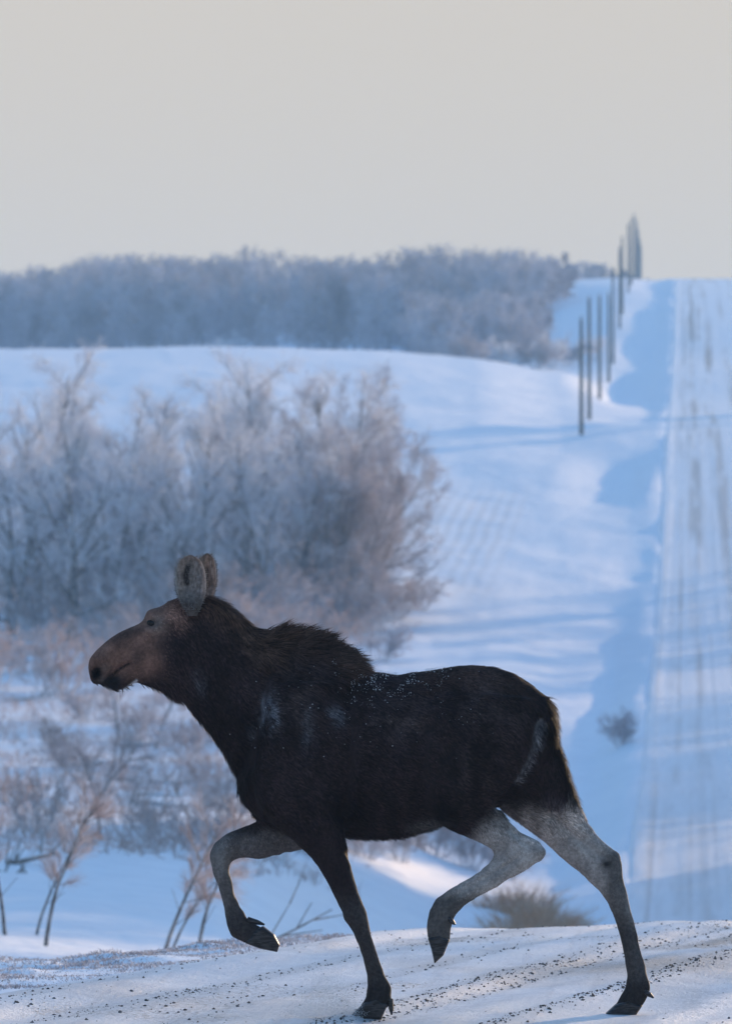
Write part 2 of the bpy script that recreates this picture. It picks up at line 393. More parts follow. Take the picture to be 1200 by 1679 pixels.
# ------------------------------------------------------------------ segments to meshes
def frames(dv):
    n = np.linalg.norm(dv, axis=1, keepdims=True); n[n == 0] = 1
    t = dv / n
    up = np.where(np.abs(t[:, 2:3]) < 0.9, np.array([[0, 0, 1.0]]), np.array([[1.0, 0, 0]]))
    a = np.cross(t, up); a /= np.linalg.norm(a, axis=1, keepdims=True)
    b = np.cross(t, a)
    return t, a, b
def seg_mesh(name, segs, n=3, sliver=False, seed=0):
    """segs: rows p0(3) p1(3) r0 r1"""
    S = np.asarray(segs, float).reshape(-1, 8)
    p0, p1, r0, r1 = S[:, :3], S[:, 3:6], S[:, 6:7], S[:, 7:8]
    t, a, b = frames(p1 - p0)
    k = len(S)
    if sliver:
        ang = np.random.default_rng(seed).uniform(0, math.pi, (k, 1))
        s = a * np.cos(ang) + b * np.sin(ang)
        V = np.stack([p0 - s * r0, p0 + s * r0, p1 + s * r1, p1 - s * r1], 1).reshape(-1, 3)
        i = np.arange(k)[:, None] * 4
        return np_mesh(name, V, [i + np.array([[0, 1, 2, 3]])], smooth=False)
    ang = np.arange(n) * 2 * math.pi / n
    ring = a[:, None, :] * np.cos(ang)[None, :, None] + b[:, None, :] * np.sin(ang)[None, :, None]
    V = np.concatenate([p0[:, None] + ring * r0[:, None], p1[:, None] + ring * r1[:, None]], 1).reshape(-1, 3)
    i = np.arange(k)[:, None] * (2 * n)
    fs = np.concatenate([i + np.array([[j, (j + 1) % n, n + (j + 1) % n, n + j]]) for j in range(n)])
    return np_mesh(name, V, [fs], smooth=True)

def rot_about(v, ax, ang):
    return Matrix.Rotation(ang, 3, ax) @ v
def perp(v, rng):
    r = Vector((rng.gauss(0, 1), rng.gauss(0, 1), rng.gauss(0, 1)))
    p = r - v * r.dot(v)
    return p.normalized()

def grow_tree(seed, H=9.5, spread=1.0, trunk_r=0.15, limbs=15, subs=8, twigs=6, lean=0.05, forks=1, low=0.22, twig_r=0.011, tw_len=0.55):
    rng = random.Random(seed)
    out = {0: [], 1: [], 2: [], 3: []}
    def chain(p, d, L, r0, r1, n, wob, upb, lvl):
        pts = [(p.copy(), r0)]
        for i in range(n):
            d = (d + perp(d, rng) * rng.uniform(0, wob) + Vector((0, 0, upb))).normalized()
            q = p + d * (L / n); ra = r0 + (r1 - r0) * i / n; rb = r0 + (r1 - r0) * (i + 1) / n
            out[lvl].append((*p, *q, ra, rb)); p = q
            pts.append((p.copy(), rb))
        return pts, d
    def along(pts, f):
        x = f * (len(pts) - 1); i = min(int(x), len(pts) - 2); t = x - i
        return pts[i][0].lerp(pts[i + 1][0], t), pts[i][1] * (1 - t) + pts[i + 1][1] * t, (pts[i + 1][0] - pts[i][0]).normalized()
    for k in range(forks):
        a0 = rng.uniform(0, 6.28)
        d0 = Vector((math.cos(a0) * lean * (1 + forks * 0.8), math.sin(a0) * lean * (1 + forks * 0.8), 1)).normalized()
        hk = H * rng.uniform(0.85, 1.0)
        base = Vector((math.cos(a0), math.sin(a0), 0)) * (0.12 if forks > 1 else 0.0); base.z = -0.25
        tp, dl = chain(base, d0, hk * 0.92, trunk_r, trunk_r * 0.12, 10, 0.16, 0.03, 0)
        for i in range(limbs):
            f = low + (0.98 - low) * (i + rng.random()) / limbs
            p, r, dd = along(tp, f)
            ang = R(rng.uniform(30, 72)) * (1.1 - 0.35 * f)
            d1 = (dd * math.cos(ang) + perp(dd, rng) * math.sin(ang)).normalized()
            L1 = hk * spread * rng.uniform(0.24, 0.42) * (1.12 - 0.65 * f)
            lp, _ = chain(p, d1, L1, r * 0.55, r * 0.12 + 0.008, 5, 0.28, 0.10, 1)
            for j in range(subs):
                f2 = 0.2 + 0.8 * (j + rng.random()) / subs
                p2, r2, dd2 = along(lp, min(f2, 1))
                ang = R(rng.uniform(25, 70))
                d2 = (dd2 * math.cos(ang) + perp(dd2, rng) * math.sin(ang)).normalized()
                L2 = L1 * rng.uniform(0.28, 0.5) * (1.15 - 0.5 * f2)
                bp, _ = chain(p2, d2, L2, max(0.014, r2 * 0.5), 0.009, 3, 0.3, 0.08, 2)
                for q in range(twigs):
                    f3 = 0.1 + 0.9 * (q + rng.random()) / twigs
                    p3, r3, dd3 = along(bp, min(f3, 1))
                    ang = R(rng.uniform(20, 75))
                    d3 = (dd3 * math.cos(ang) + perp(dd3, rng) * math.sin(ang)).normalized()
                    L3 = rng.uniform(0.5, 1.1) * tw_len
                    q3 = p3 + d3 * L3
                    out[3].append((*p3, *q3, twig_r, twig_r * 0.6))
                    for s in (0.35, 0.7):
                        d4 = (d3 + perp(d3, rng) * rng.uniform(0.5, 1.1)).normalized()
                        ps = p3.lerp(q3, s)
                        out[3].append((*ps, *(ps + d4 * L3 * 0.55), twig_r * 0.9, twig_r * 0.5))
    return out

class Proto:
    def __init__(self, name, segs, twig_mat, bark=None, limbmat=None):
        self.trunk = seg_mesh(name + '_trunk', segs[0] + segs[1], 6); self.trunk.materials.append(bark or M['bark'])
        self.br = seg_mesh(name + '_branches', segs[2] or segs[1], 4); self.br.materials.append(limbmat or M['limb'])
        self.cr = seg_mesh(name + '_crown', segs[3], 3); self.cr.materials.append(twig_mat)
    def place(self, name, loc, rz, s, label, cat, group=None, sz=None, tilt=(0, 0)):
        o = empty(name, loc, rz); o.scale = (s, s, sz or s)
        o.rotation_euler = (tilt[0], tilt[1], rz)
        add('trunk', self.trunk, None, o); tag(add('branches', self.br, None, o), kind='stuff'); tag(add('crown', self.cr, None, o), kind='stuff')
        return tag(o, label, cat, group)

ORD = ['first', 'second', 'third', 'fourth', 'fifth', 'sixth', 'seventh', 'eighth', 'ninth', 'tenth', 'eleventh', 'twelfth', 'thirteenth', 'fourteenth', 'fifteenth', 'sixteenth', 'seventeenth', 'eighteenth', 'nineteenth', 'twentieth']

# ------------------------------------------------------------------ grove of frosted trees
TREES = [Proto('poplar_a', grow_tree(1, 9.5, 1.1, 0.19, 19, 8, 6, low=.14, twig_r=.0105), M['frost']),
         Proto('poplar_b', grow_tree(2, 9.0, 1.2, 0.20, 18, 8, 6, low=0.12, twig_r=.0105), M['frost']),
         Proto('poplar_c', grow_tree(3, 8.5, 1.1, 0.14, 12, 7, 6, forks=2, low=0.08, twig_r=.0105), M['frost']),
         Proto('willow_a', grow_tree(4, 8.0, 1.25, 0.08, 10, 8, 6, forks=5, low=0.04, lean=0.10, twig_r=.0105), M['frost_brown']),
         Proto('willow_b', grow_tree(5, 8.5, 1.2, 0.09, 11, 8, 6, forks=4, low=0.04, lean=0.09, twig_r=.0105), M['frost_brown'])]
# (column, distance, prototype, scale)
front = [(-60, 212, 1, .95), (15, 208, 2, .95), (62, 216, 0, .92), (112, 205, 1, .98), (170, 214, 2, .92), (228, 219, 0, .85), (285, 212, 2, .9), (338, 216, 1, .96), (392, 220, 2, .95), (440, 216, 0, .86), (488, 222, 2, .92), (540, 224, 4, .92), (565, 226, 3, .95), (596, 230, 4, .82)]
back = [(-90, 240, 0, 1.0), (-20, 246, 1, 1.02), (55, 236, 0, 1.12), (100, 252, 1, .95), (150, 244, 2, .9), (205, 250, 0, .86), (262, 240, 1, .95), (318, 252, 0, .98), (370, 242, 2, 1.0), (425, 250, 1, 1.0), (468, 244, 0, 1.1), (520, 248, 1, 1.02), (556, 252, 4, 1.05), (584, 246, 0, 1.0), (600, 250, 3, 0.92)]
rr = random.Random(5)
FRONT_TXT = {3: 'frosted bare tree with dark forked trunk, left of the moose head in the grove', 7: 'frosted bare tree with dark crooked trunk right above the moose ears', 13: 'brownish frosted tree at the right end of the grove front row'}
for i, (px, D, k, s) in enumerate(front):
    D += 65; s *= 1.17
    x = lat(px, D)
    TREES[k].place('frosted_tree', (x, D, gz(x, D)), rr.uniform(0, 6.28), s, FRONT_TXT.get(i, f'pale frosted bare tree, {ORD[i]} from the left in the grove front row'), 'tree', 'frosted trees of the grove')
BACK_TXT = {2: 'tall frosted tree rising above the rest at the left of the grove', 10: 'tall frosted tree whose top rises highest over the middle of the grove', 14: 'broad brownish frosted tree at the right end of the grove back row'}
for i, (px, D, k, s) in enumerate(back):
    D += 65; s *= 1.17
    x = lat(px, D)
    TREES[k].place('frosted_tree', (x, D, gz(x, D)), rr.uniform(0, 6.28), s, BACK_TXT.get(i, f'hazy frosted bare tree, {ORD[i]} from the left in the grove back row'), 'tree', 'frosted trees of the grove')
MID = [(-40, 226, 2, .9), (35, 224, 4, .8), (88, 228, 2, .85), (140, 226, 1, .8), (196, 230, 2, .82), (245, 226, 4, .8), (312, 230, 2, .9), (362, 228, 0, .88), (415, 232, 4, .9), (462, 230, 2, .9), (512, 234, 1, .86), (550, 236, 2, .9)]
for i, (px, D, k, s) in enumerate(MID):
    D += 65; s *= 1.17
    x = lat(px, D)
    TREES[k].place('frosted_tree', (x, D, gz(x, D)), rr.uniform(0, 6.28), s, f'smaller frosted tree, {ORD[i]} from the left between the grove rows', 'tree', 'frosted trees of the grove')

# ------------------------------------------------------------------ shrubs
def grow_bush(seed, H=1.6, wd=1.2, stems=14, subs=5, twigs=4, tr=0.008):
    rng = random.Random(seed); out = {0: [], 1: [], 2: [], 3: []}
    for k in range(stems):
        a = rng.uniform(0, 6.28); sp = rng.random() ** 0.7 * wd / H
        d = Vector((math.cos(a) * sp, math.sin(a) * sp, 1)).normalized()
        p = Vector((math.cos(a), math.sin(a), 0)) * rng.random() * 0.2 * wd; p.z = -0.1
        L = H * rng.uniform(0.7, 1.05); r = 0.016 * (H / 1.5) ** 0.5
        pts = [p.copy()]
        for i in range(4):
            d = (d + perp(d, rng) * rng.uniform(0, 0.3)).normalized()
            q = p + d * L / 4
            out[0].append((*p, *q, r * (1 - i * 0.2), r * (1 - (i + 1) * 0.2))); p = q; pts.append(p.copy())
        for j in range(subs):
            f = 0.25 + 0.75 * (j + rng.random()) / subs; x = min(f, 0.999) * 4; i = int(x)
            ps = pts[i].lerp(pts[i + 1], x - i); dd = (pts[i + 1] - pts[i]).normalized()
            d2 = (dd + perp(dd, rng) * rng.uniform(0.4, 1.0)).normalized(); L2 = L * rng.uniform(0.2, 0.38)
            e = ps + d2 * L2; out[1].append((*ps, *e, r * 0.45, r * 0.25))
            for q in range(twigs):
                pt = ps.lerp(e, 0.2 + 0.8 * rng.random())
                d3 = (d2 + perp(d2, rng) * rng.uniform(0.4, 1.2)).normalized(); L3 = L2 * rng.uniform(0.35, 0.7)
                e3 = pt + d3 * L3; out[3].append((*pt, *e3, tr, tr * 0.5))
                d4 = (d3 + perp(d3, rng) * 0.8).normalized(); pm = pt.lerp(e3, 0.5)
                out[3].append((*pm, *(pm + d4 * L3 * 0.6), tr * 0.8, tr * 0.4))
    return out
class Bush:
    def __init__(self, name, segs, mat, stem=None):
        self.st = seg_mesh(name + '_stems', segs[0] + segs[1], 4); self.st.materials.append(stem or M['limb'])
        self.cr = seg_mesh(name + '_twigs', segs[3], 3); self.cr.materials.append(mat)
    def place(self, name, loc, rz, s, label, cat, group=None, sz=None):
        o = empty(name, loc, rz); o.scale = (s, s, sz or s)
        tag(add('stems', self.st, None, o), kind='stuff'); tag(add('twigs', self.cr, None, o), kind='stuff')
        return tag(o, label, cat, group)
B_tan = [Bush('brush_a', grow_bush(11, 1.3, 1.1, 18, 6, 5), M['tan']), Bush('brush_b', grow_bush(12, 1.1, 1.3, 20, 6, 5), M['tan'])]
B_grey = [Bush('brush_c', grow_bush(13, 1.4, 1.2, 16, 6, 5), M['grey_brush']), Bush('brush_d', grow_bush(14, 1.2, 1.4, 18, 6, 5), M['frost_brown'])]
B_low = Bush('brush_g', grow_bush(17, 1.0, 0.75, 24, 6, 5, .006), M['frost_brown'])
B_far = [Bush('brush_e', grow_bush(15, 4.0, 3.0, 22, 7, 6, 0.03), M['frost']), Bush('brush_f', grow_bush(16, 3.2, 3.2, 24, 7, 6, 0.03), M['frost_brown'])]

def y_to_D(px, py, lo=60, hi=1000):
    """first distance whose ground shows at this place of the picture"""
    Dg = np.linspace(lo, hi, 3000); Xg = lat(px, Dg)
    y = VPY - (ground_z(Xg, Dg, False) - CAMH) * F / Dg
    k = np.argmax(y <= py)
    return float(Dg[k])

shr = [  # column, foot of the shrub in the picture, prototype, scale, label
 (62, 1372, B_tan[0], 1.05, 'tan frosted shrub near the left edge, on the shaded slope'),
 (205, 1362, B_tan[1], .9, 'low tan shrub between the two left clumps of saplings'),
 (243, 1378, B_tan[0], .7, 'rounded tan shrub right of the standing dead stem'),
 (318, 1395, B_tan[1], 1.15, 'wide tan shrub left of the raised front knee of the moose'),
 (372, 1352, B_tan[0], .9, 'pinkish frosted shrub in front of the moose chest'),
 (22, 1330, B_tan[1], .8, 'small tan shrub at the very left edge of the shaded slope'),
 (120, 1270, B_grey[1], .9, 'frosty grey shrub halfway up the shaded slope at the left'),
 (85, 1245, B_grey[0], .8, 'dark twiggy shrub half buried in snow left of centre on the slope'),
 (200, 1292, B_tan[0], .55, 'small reddish shrub below the moose chin'),
 (318, 1248, B_grey[1], 1.2, 'lilac frosted shrub just left of the moose neck'),
 (228, 1215, B_grey[1], 1.1, 'thin frosted shrub under the moose chin on the slope'),
 (335, 1300, B_tan[0], .8, 'pale frosted shrub beside the moose breast'),
 (150, 1185, B_grey[1], 1.0, 'faint frosted shrub below the moose nose'),
 (455, 1412, B_grey[0], .9, 'grey brush between the two front legs of the moose'),
 (515, 1405, B_tan[1], .9, 'grey tan brush behind the standing front leg'),
 (600, 1408, B_grey[1], 1.0, 'low frosty brush under the moose belly, nearest the front leg'),
 (655, 1412, B_grey[0], 1.0, 'dark low brush under the middle of the moose belly'),
 (712, 1402, B_tan[1], 1.0, 'tan brush under the moose belly, near the raised hind leg'),
 (770, 1425, B_tan[0], .9, 'tan brush behind the shin of the raised hind leg'),
 (830, 1440, B_grey[1], 1.0, 'frosty brush between the two hind legs'),
 (1018, 1222, B_low, 1.0, 'dark grey shrub on the ditch bank at the road edge'),
 (688, 1000, B_tan[0], 1.0, 'reddish shrub at the right foot of the grove'),
 (650, 1012, B_grey[1], 1.3, 'pale frosted shrub at the foot of the brown trees'),
 (598, 1040, B_grey[1], 1.5, 'lilac frosted shrub above the moose hump'),
 (545, 1030, B_grey[1], 1.4, 'frosted shrub behind the moose hump hair'),
 (620, 1085, B_grey[1], 1.2, 'frosted shrub behind the dip of the moose back'),
 (468, 1010, B_grey[1], 1.3, 'frosted shrub behind the moose neck'),
]
for i, (px, py, pr, s, lab) in enumerate(shr):
    D = y_to_D(px, py, 62); x = lat(px, D)
    pr.place('shrub', (x, D, gz(x, D)), rr.uniform(0, 6.28), s * (D / 130) ** 0.35, lab, 'shrub', 'shrubs on the snowy slope')
und = [(18, 214), (70, 208), (130, 212), (190, 206), (250, 211), (300, 208), (352, 212), (405, 214), (455, 217), (505, 220), (556, 221), (600, 224), (40, 232), (150, 234), (240, 230), (330, 236), (430, 234), (520, 238)]
for i, (px, D) in enumerate(und):
    D += 62
    x = lat(px, D); q = ['at the foot of the grove front row', 'deeper in the grove'][i >= 12]
    (B_grey[1] if i % 3 else B_tan[1]).place('shrub', (x, D, gz(x, D)), rr.uniform(0, 6.28), rr.uniform(2.0, 2.9), f'frosted undergrowth shrub, {ORD[i - 12 if i >= 12 else i]} from the left {q}', 'shrub', 'undergrowth shrubs of the grove')
for i, (px, D) in enumerate([(-20, 236), (48, 246), (95, 230), (140, 252), (182, 238), (232, 256), (286, 242), (340, 254), (410, 262), (470, 268), (520, 258)]):
    x = lat(px, D); (B_grey[1] if i % 2 else B_tan[0]).place('shrub', (x, D, gz(x, D)), rr.uniform(0, 6.28), rr.uniform(1.5, 2.1), f'frosted brush clump, {ORD[i]} from the left on the bank below the grove', 'shrub', 'brush clumps below the grove')
far_sh = [(372, 770, .75, 'pale frosted bush standing out before the far wood'), (770, 640, .8, 'round frosted bush at the foot of the far wood near its right end'), (820, 650, .6, 'low frosted bush just right of the round one by the far wood'),
          (880, 655, .9, 'frosted bush at the field edge left of the nearest poles'), (905, 660, .7, 'frosted bush on the fence line, second left of the nearest poles'), (930, 668, .8, 'frosted bush on the fence line right beside the nearest poles'), (975, 672, .6, 'small frosted bush between the nearest poles')]
for i, (px, D, s, lab) in enumerate(far_sh):
    x = lat(px, D)
    B_far[i % 2].place('shrub', (x, D, gz(x, D)), rr.uniform(0, 6.28), s, lab, 'shrub', 'bushes along the far field edge')

# ------------------------------------------------------------------ saplings at the lower left
def grow_sapling(seed, H, bend):
    rng = random.Random(seed); out = {0: [], 1: [], 2: [], 3: []}
    p = Vector((0, 0, -0.15)); d = Vector((bend * 0.4, 0, 1)).normalized(); n = 8; pts = [p.copy()]
    for i in range(n):
        d = (d + Vector((bend * 0.06, 0, 0)) + perp(d, rng) * rng.uniform(0, 0.13)).normalized()
        q = p + d * H / n; out[0].append((*p, *q, 0.036 * (1 - 0.09 * i), 0.036 * (1 - 0.09 * (i + 1)))); p = q; pts.append(p.copy())
    for k in range(16):
        f = 0.3 + 0.78 * rng.random() ** 0.8; x = min(f, .999) * n; i = int(x); ps = pts[i].lerp(pts[i + 1], x - i)
        dd = (pts[i + 1] - pts[i]).normalized(); d2 = (dd * 0.7 + perp(dd, rng) * rng.uniform(0.5, 1)).normalized(); L = H * rng.uniform(.12, .3)
        e = ps + d2 * L; out[1].append((*ps, *e, 0.007, 0.004))
        if f > 0.45:
            for q in range(44):
                pt = ps.lerp(e, .3 + .7 * rng.random()); d3 = (d2 + perp(d2, rng) * rng.uniform(.3, 1)).normalized()
                out[3].append((*pt, *(pt + d3 * L * rng.uniform(.35, .8)), 0.0032, 0.002))
    return out
SAP = []
for i in range(4):
    SAP.append(Proto('sapling_%d' % i, grow_sapling(40 + i, 2.2, [.5, -.2, .8, .25][i]), M['tan_soft'], M['bark'], M['bark']))
for i, (px, D, k, s, lab) in enumerate([
    (8, 76, 1, .75, 'dark thin sapling cut by the left edge of the picture'),
    (56, 77, 3, .65, 'slender straight sapling, left one of the left pair'),
    (72, 74, 0, .8, 'leaning sapling with bushy top, right one of the left pair'),
    (262, 72, 3, .78, 'dark forked sapling, left stem of the pair by the raised hoof'),
    (270, 73, 2, .6, 'shorter sapling stem crossing the forked one by the raised hoof'),
    (320, 72, 0, .75, 'leaning sapling nearest to the raised front hoof'),
    (165, 126, 1, .85, 'lone upright dead stem on the shaded slope below the moose nose'),
    (118, 118, 2, 1.0, 'long thin stem leaning right on the shaded slope'),
    (195, 198, 1, 1.1, 'thin trunk standing right under the moose mouth'),
    (252, 194, 3, 1.3, 'thin trunk standing under the moose throat')]):
    x = lat(px, D)
    SAP[k].place('sapling', (x, D, gz(x, D)), 0.3 * (i % 3) - 0.2, s, lab, 'sapling', 'bare saplings below the slope')
# bent bare branch lying behind the raised hoof
def bare_branch(segs, name, loc, rz, label):
    o = empty(name, loc, rz)
    add('stem', seg_mesh(name + '_stem', segs[0], 5), M['bark'], o)
    add('twigs', seg_mesh(name + '_twigs', segs[1], 4), M['bark'], o)
    return tag(o, label, 'branch')
bs = {0: [], 1: []}
pp = [Vector((-0.55, 0, -0.05)), Vector((0.0, 0.05, 0.28)), Vector((0.45, 0.0, 0.50)), Vector((0.85, -0.05, 0.72))]
for i in range(3): bs[0].append((*pp[i], *pp[i + 1], 0.022 - 0.005 * i, 0.022 - 0.005 * (i + 1)))
for a, b2 in (((0.1, 0, .32), (0.38, .1, .78)), ((0.38, .1, .78), (0.5, .1, 1.05)), ((.3, 0, .42), (.75, .1, .48)), ((.45, 0, .5), (.62, -.1, .80)), ((.65, 0, .6), (1.0, 0, .66))): bs[1].append((*a, *b2, .010, .005))
xb = lat(420, 70); bare_branch(bs, 'bare_branch', (xb, 70, gz(xb, 70) + .05), 0.1, 'bare forked branch sticking out of the snow behind the raised front hoof')

# fallen logs on the shaded slope
def log_obj(px, py, L, rz, label, r=0.055):
    L *= 0.8
    D = y_to_D(px, py, 95); x = lat(px, D)
    rng = random.Random(int(px * 7 + py)); p = Vector((-L / 2, 0, 0)); segs = []; n = 6; d = Vector((1, 0, 0))
    for i in range(n):
        d = (d + Vector((0, rng.uniform(-.3, .3), rng.uniform(-.16, .16)))).normalized(); q = p + d * L / n
        segs.append((*p, *q, r * (1 - .08 * i), r * (1 - .08 * (i + 1)))); p = q
    tw = []
    for k in range(5):
        s = segs[rng.randrange(n)]; a = Vector(s[:3]); e = a + Vector((rng.uniform(-.2, .4), rng.uniform(-.3, .3), rng.uniform(.2, .55)))
        tw.append((*a, *e, .025, .010))
    dz = gz(x + math.cos(rz) * L / 2, D + math.sin(rz) * L / 2) - gz(x - math.cos(rz) * L / 2, D - math.sin(rz) * L / 2)
    o = empty('fallen_log', (x, D, gz(x, D) + r * .5)); o.rotation_euler = (0, -math.atan2(dz, L), rz)
    t = add('trunk', seg_mesh('log_trunk', segs, 7), M['log'], o)
    tag(add('branch_stubs', seg_mesh('log_stubs', tw, 4), M['log'], o), kind='stuff')
    sn = [(s[0], s[1], s[2] + r * .75, s[3], s[4], s[5] + r * .75, r * .6, r * .5) for s in segs[1:5]]
    add('snow_cap', seg_mesh('log_snow', sn, 6), M['snow'], o)
    tag(o, label, 'log', 'fallen logs on the shaded slope')
for a in [(45, 1150, 2.6, .5, 'arched snow-capped log at the left edge below the moose nose level'), (35, 1298, 2.0, .05, 'short dark log lying near the left edge of the slope'), (135, 1262, 2.4, -.7, 'thin log slanting down to the right in mid slope'), (165, 1280, 1.9, .1, 'log crossing behind the lone upright dead stem'),
          (262, 1322, 1.8, -.05, 'log in front of the moose breast, lower of the two parallel ones'), (272, 1306, 2.2, -.1, 'log in front of the moose breast, upper of the two parallel ones'), (280, 1285, 2.0, -.6, 'log slanting above the two parallel logs'), (25, 1432, 1.4, .3, 'dark broken log at the bottom left of the slope'), (50, 1420, 1.2, -.2, 'small broken log right of the dark one at the lower left'),
          (236, 1225, 2.0, .35, 'pale log lying under the moose throat'), (330, 1150, 2.4, .1, 'snowy log behind the moose throat'), (110, 1040, 3.2, .03, 'long log at the foot of the grove left of the moose')]:
    log_obj(*a)

# dry grass tufts behind the crest of the road
def tuft_mesh(name, seed, n, rad, h):
    rg = np.random.default_rng(seed)
    a = rg.uniform(0, 6.283, n); r = rad * np.sqrt(rg.random(n)); base = np.stack([r * np.cos(a), r * np.sin(a), np.full(n, -.05)], 1)
    L = h * rg.uniform(.5, 1.0, n) * (1.1 - .5 * r / rad)
    lean = rg.normal(0, .22, (n, 2)) + base[:, :2] / rad * .25
    mid = base + np.stack([lean[:, 0] * L * .4, lean[:, 1] * L * .4, L * .6], 1); top = mid + np.stack([lean[:, 0] * L * .8, lean[:, 1] * L * .8, L * .38], 1)
    s = np.concatenate([np.concatenate([base, mid, np.full((n, 1), .004), np.full((n, 1), .003)], 1), np.concatenate([mid, top, np.full((n, 1), .004), np.full((n, 1), .0015)], 1)])
    return seg_mesh(name, s, 3)
tm = [tuft_mesh('tuft_a', 3, 420, .38, .62), tuft_mesh('tuft_b', 4, 300, .3, .45)]
for m_ in tm: m_.materials.append(M['tan_grass'])
for px, D, k, s, lab in [(862, 126, 0, 1.5, 'tallest tan dry grass tuft, midway between the hind legs'), (893, 122, 1, 1.6, 'tan grass tuft just right of the tallest one between the hind legs'), (876, 140, 0, 1.7, 'dry grass tuft right behind the tallest tan one'), (930, 128, 1, 1.3, 'tan grass tuft closest to the shin of the standing hind leg'), (836, 132, 1, 1.7, 'tan grass tuft at the left end of the dry grass patch'), (848, 150, 0, 1.5, 'dry grass tuft at the back left of the dry grass patch'), (910, 146, 1, 1.5, 'dry grass tuft at the back right of the dry grass patch')]:
    x = lat(px, D); o = add('dry_grass_tuft', tm[k]); o.location = (x, D, gz(x, D)); o.scale = (s * 1.7, s * 1.7, s * 1.15); tag(o, lab, 'grass', 'dry grass tufts behind the road crest')

# frosted weeds and litter poking through the snow of the slope
n = 7800; rg = np.random.default_rng(51)
D = rg.uniform(104, 292, n); px = rg.uniform(-60, 620, n); X = lat(px, D)
keep = (noise(X / 2.2, D / 6.0, 83) + .5 * noise(X / .8, D / 2.0, 84) > rg.uniform(-.5, .6, n)) & (D > 116 + 20 * sst(380, 620, px))
X, D = X[keep], D[keep]; n = len(X); Z = ground_z(X, D, False)
L = rg.uniform(.12, .6, n) * (.7 + .5 * noise(X / 3, D / 5, 85)); th = rg.uniform(0, 6.283, n); ln = rg.uniform(.1, 1.0, n) + 2.5 * (rg.random(n) < .12)
p0 = np.stack([X, D, Z - .02], 1); p1 = p0 + np.stack([np.cos(th) * ln * L, np.sin(th) * ln * L, L], 1)
S = [np.concatenate([p0, p1, np.full((n, 1), .012), np.full((n, 1), .006)], 1)]
for k in range(4):
    f = rg.uniform(.35, 1, (n, 1)); q = p0 + (p1 - p0) * f; e = q + rg.normal(0, .11, (n, 3)) * np.array([1, 1, .7]) + np.array([0, 0, .05])
    S.append(np.concatenate([q, e, np.full((n, 1), .007), np.full((n, 1), .003)], 1))
o = add('frosted_weeds', seg_mesh('frosted_weeds', np.concatenate(S), 3), M['tan']); tag(o, 'frosted weed stalks and litter poking through the shaded slope', 'weeds', kind='stuff')

# ------------------------------------------------------------------ utility poles
pole_segs = lambda H: [(0, 0, -0.8, 0, 0, H * .5, .17, .145), (0, 0, H * .5, 0, 0, H, .145, .115)]
def pole(px, D, H, label):
    x = -7.8 if px is None else lat(px, D)
    o = empty('utility_pole', (x, D, gz(x, D)))
    add('shaft', seg_mesh('pole_shaft', pole_segs(H), 10), M['pole'], o)
    add('cap', seg_mesh('pole_cap', [(0, 0, H - .01, 0, 0, H + .05, .12, .03)], 10), M['steel'], o)
    add('insulator', seg_mesh('pole_insulator', [(0, 0, H + .04, 0, 0, H + .12, .03, .03), (0, 0, H + .12, 0, 0, H + .20, .06, .075), (0, 0, H + .20, 0, 0, H + .26, .055, .03)], 8), M['ceramic'], o)
    add('ground_wire', seg_mesh('pole_wire', [(.165, -.05, 0, .115, -.04, H * .95, .012, .012)], 4), M['steel'], o)
    tag(o, label, 'pole', 'utility poles along the road')
    return o
PO = [(953, 462, 8.6), (966, 500, 9.7), (983, 560, 9.3), (998, 626, 8.9), (1005, 663, 10.2), (1016, 730, 9.4), (1020, 765, 9.4), (1030, 837, 9.2), (1035, 885, 9.4), (1040, 936, 9.8), (1044, 985, 9.6), (1046.5, 1030, 9.8), (1049, 1075, 10.2), (1051, 1120, 11)]
for i, (px, D, H) in enumerate(PO):
    lab = ['wooden utility pole nearest to the camera, leftmost of the row', 'tallest looking utility pole, second from the left'][i] if i < 2 else f'wooden utility pole, {ORD[i]} along the row climbing the far hill'
    pole(px, D, H, lab)

# ------------------------------------------------------------------ far woods (read as one mass)
def far_wood(name, spots, seed, label, H0, tw=0.045):
    rg = random.Random(seed); protos = []
    for k in range(5):
        s = grow_tree(100 + seed + k, 10, 0.95, .14, 11, 6, 4, low=.04, tw_len=1.0, twig_r=tw)
        protos.append((np.array(s[0] + s[1]), np.array(s[2] + s[3])))
    A = []; Bq = []
    for (x, D, s) in spots:
        a, b = protos[rg.randrange(5)]; th = rg.uniform(0, 6.28); c, sn = math.cos(th), math.sin(th)
        Rm = np.array([[c, -sn, 0], [sn, c, 0], [0, 0, 1]]) * s; o = np.array([x, D, gz(x, D)])
        for src, dst in ((a, A), (b, Bq)):
            t = src.copy(); t[:, :3] = src[:, :3] @ Rm.T + o; t[:, 3:6] = src[:, 3:6] @ Rm.T + o; dst.append(t)
    S = np.concatenate(A + Bq)
    o = add(name, seg_mesh(name, S, sliver=True, seed=seed), M['wood_far'])
    tag(o, label, 'wood', kind='stuff'); return o
top_f = pchip([-300, 0, 80, 210, 330, 420, 520, 620, 740, 800, 860, 920, 960], [440, 436, 434, 413, 418, 404, 418, 416, 398, 410, 412, 432, 445])
spots = []
rg = random.Random(9)
for k in range(760):
    px = rg.uniform(-560, 925); D = rg.uniform(790, 960) if px < 760 else rg.uniform(800, 900)
    x = lat(px, D); zt = CAMH + (VPY - float(top_f(px)) - rg.uniform(-4, 26)) * D / F
    h = zt - gz(x, D)
    if D < 840: h = min(h, rg.uniform(9, 13))
    h = max(5.0, min(h, 19)); spots.append((x, D, h / 9.6))
for k in range(80):
    px = rg.uniform(690, 895); D = rg.uniform(680, 790); x = lat(px, D); spots.append((x, D, rg.uniform(6, 9.5) / 9.6 * (1 - .4 * sst(830, 895, px))))
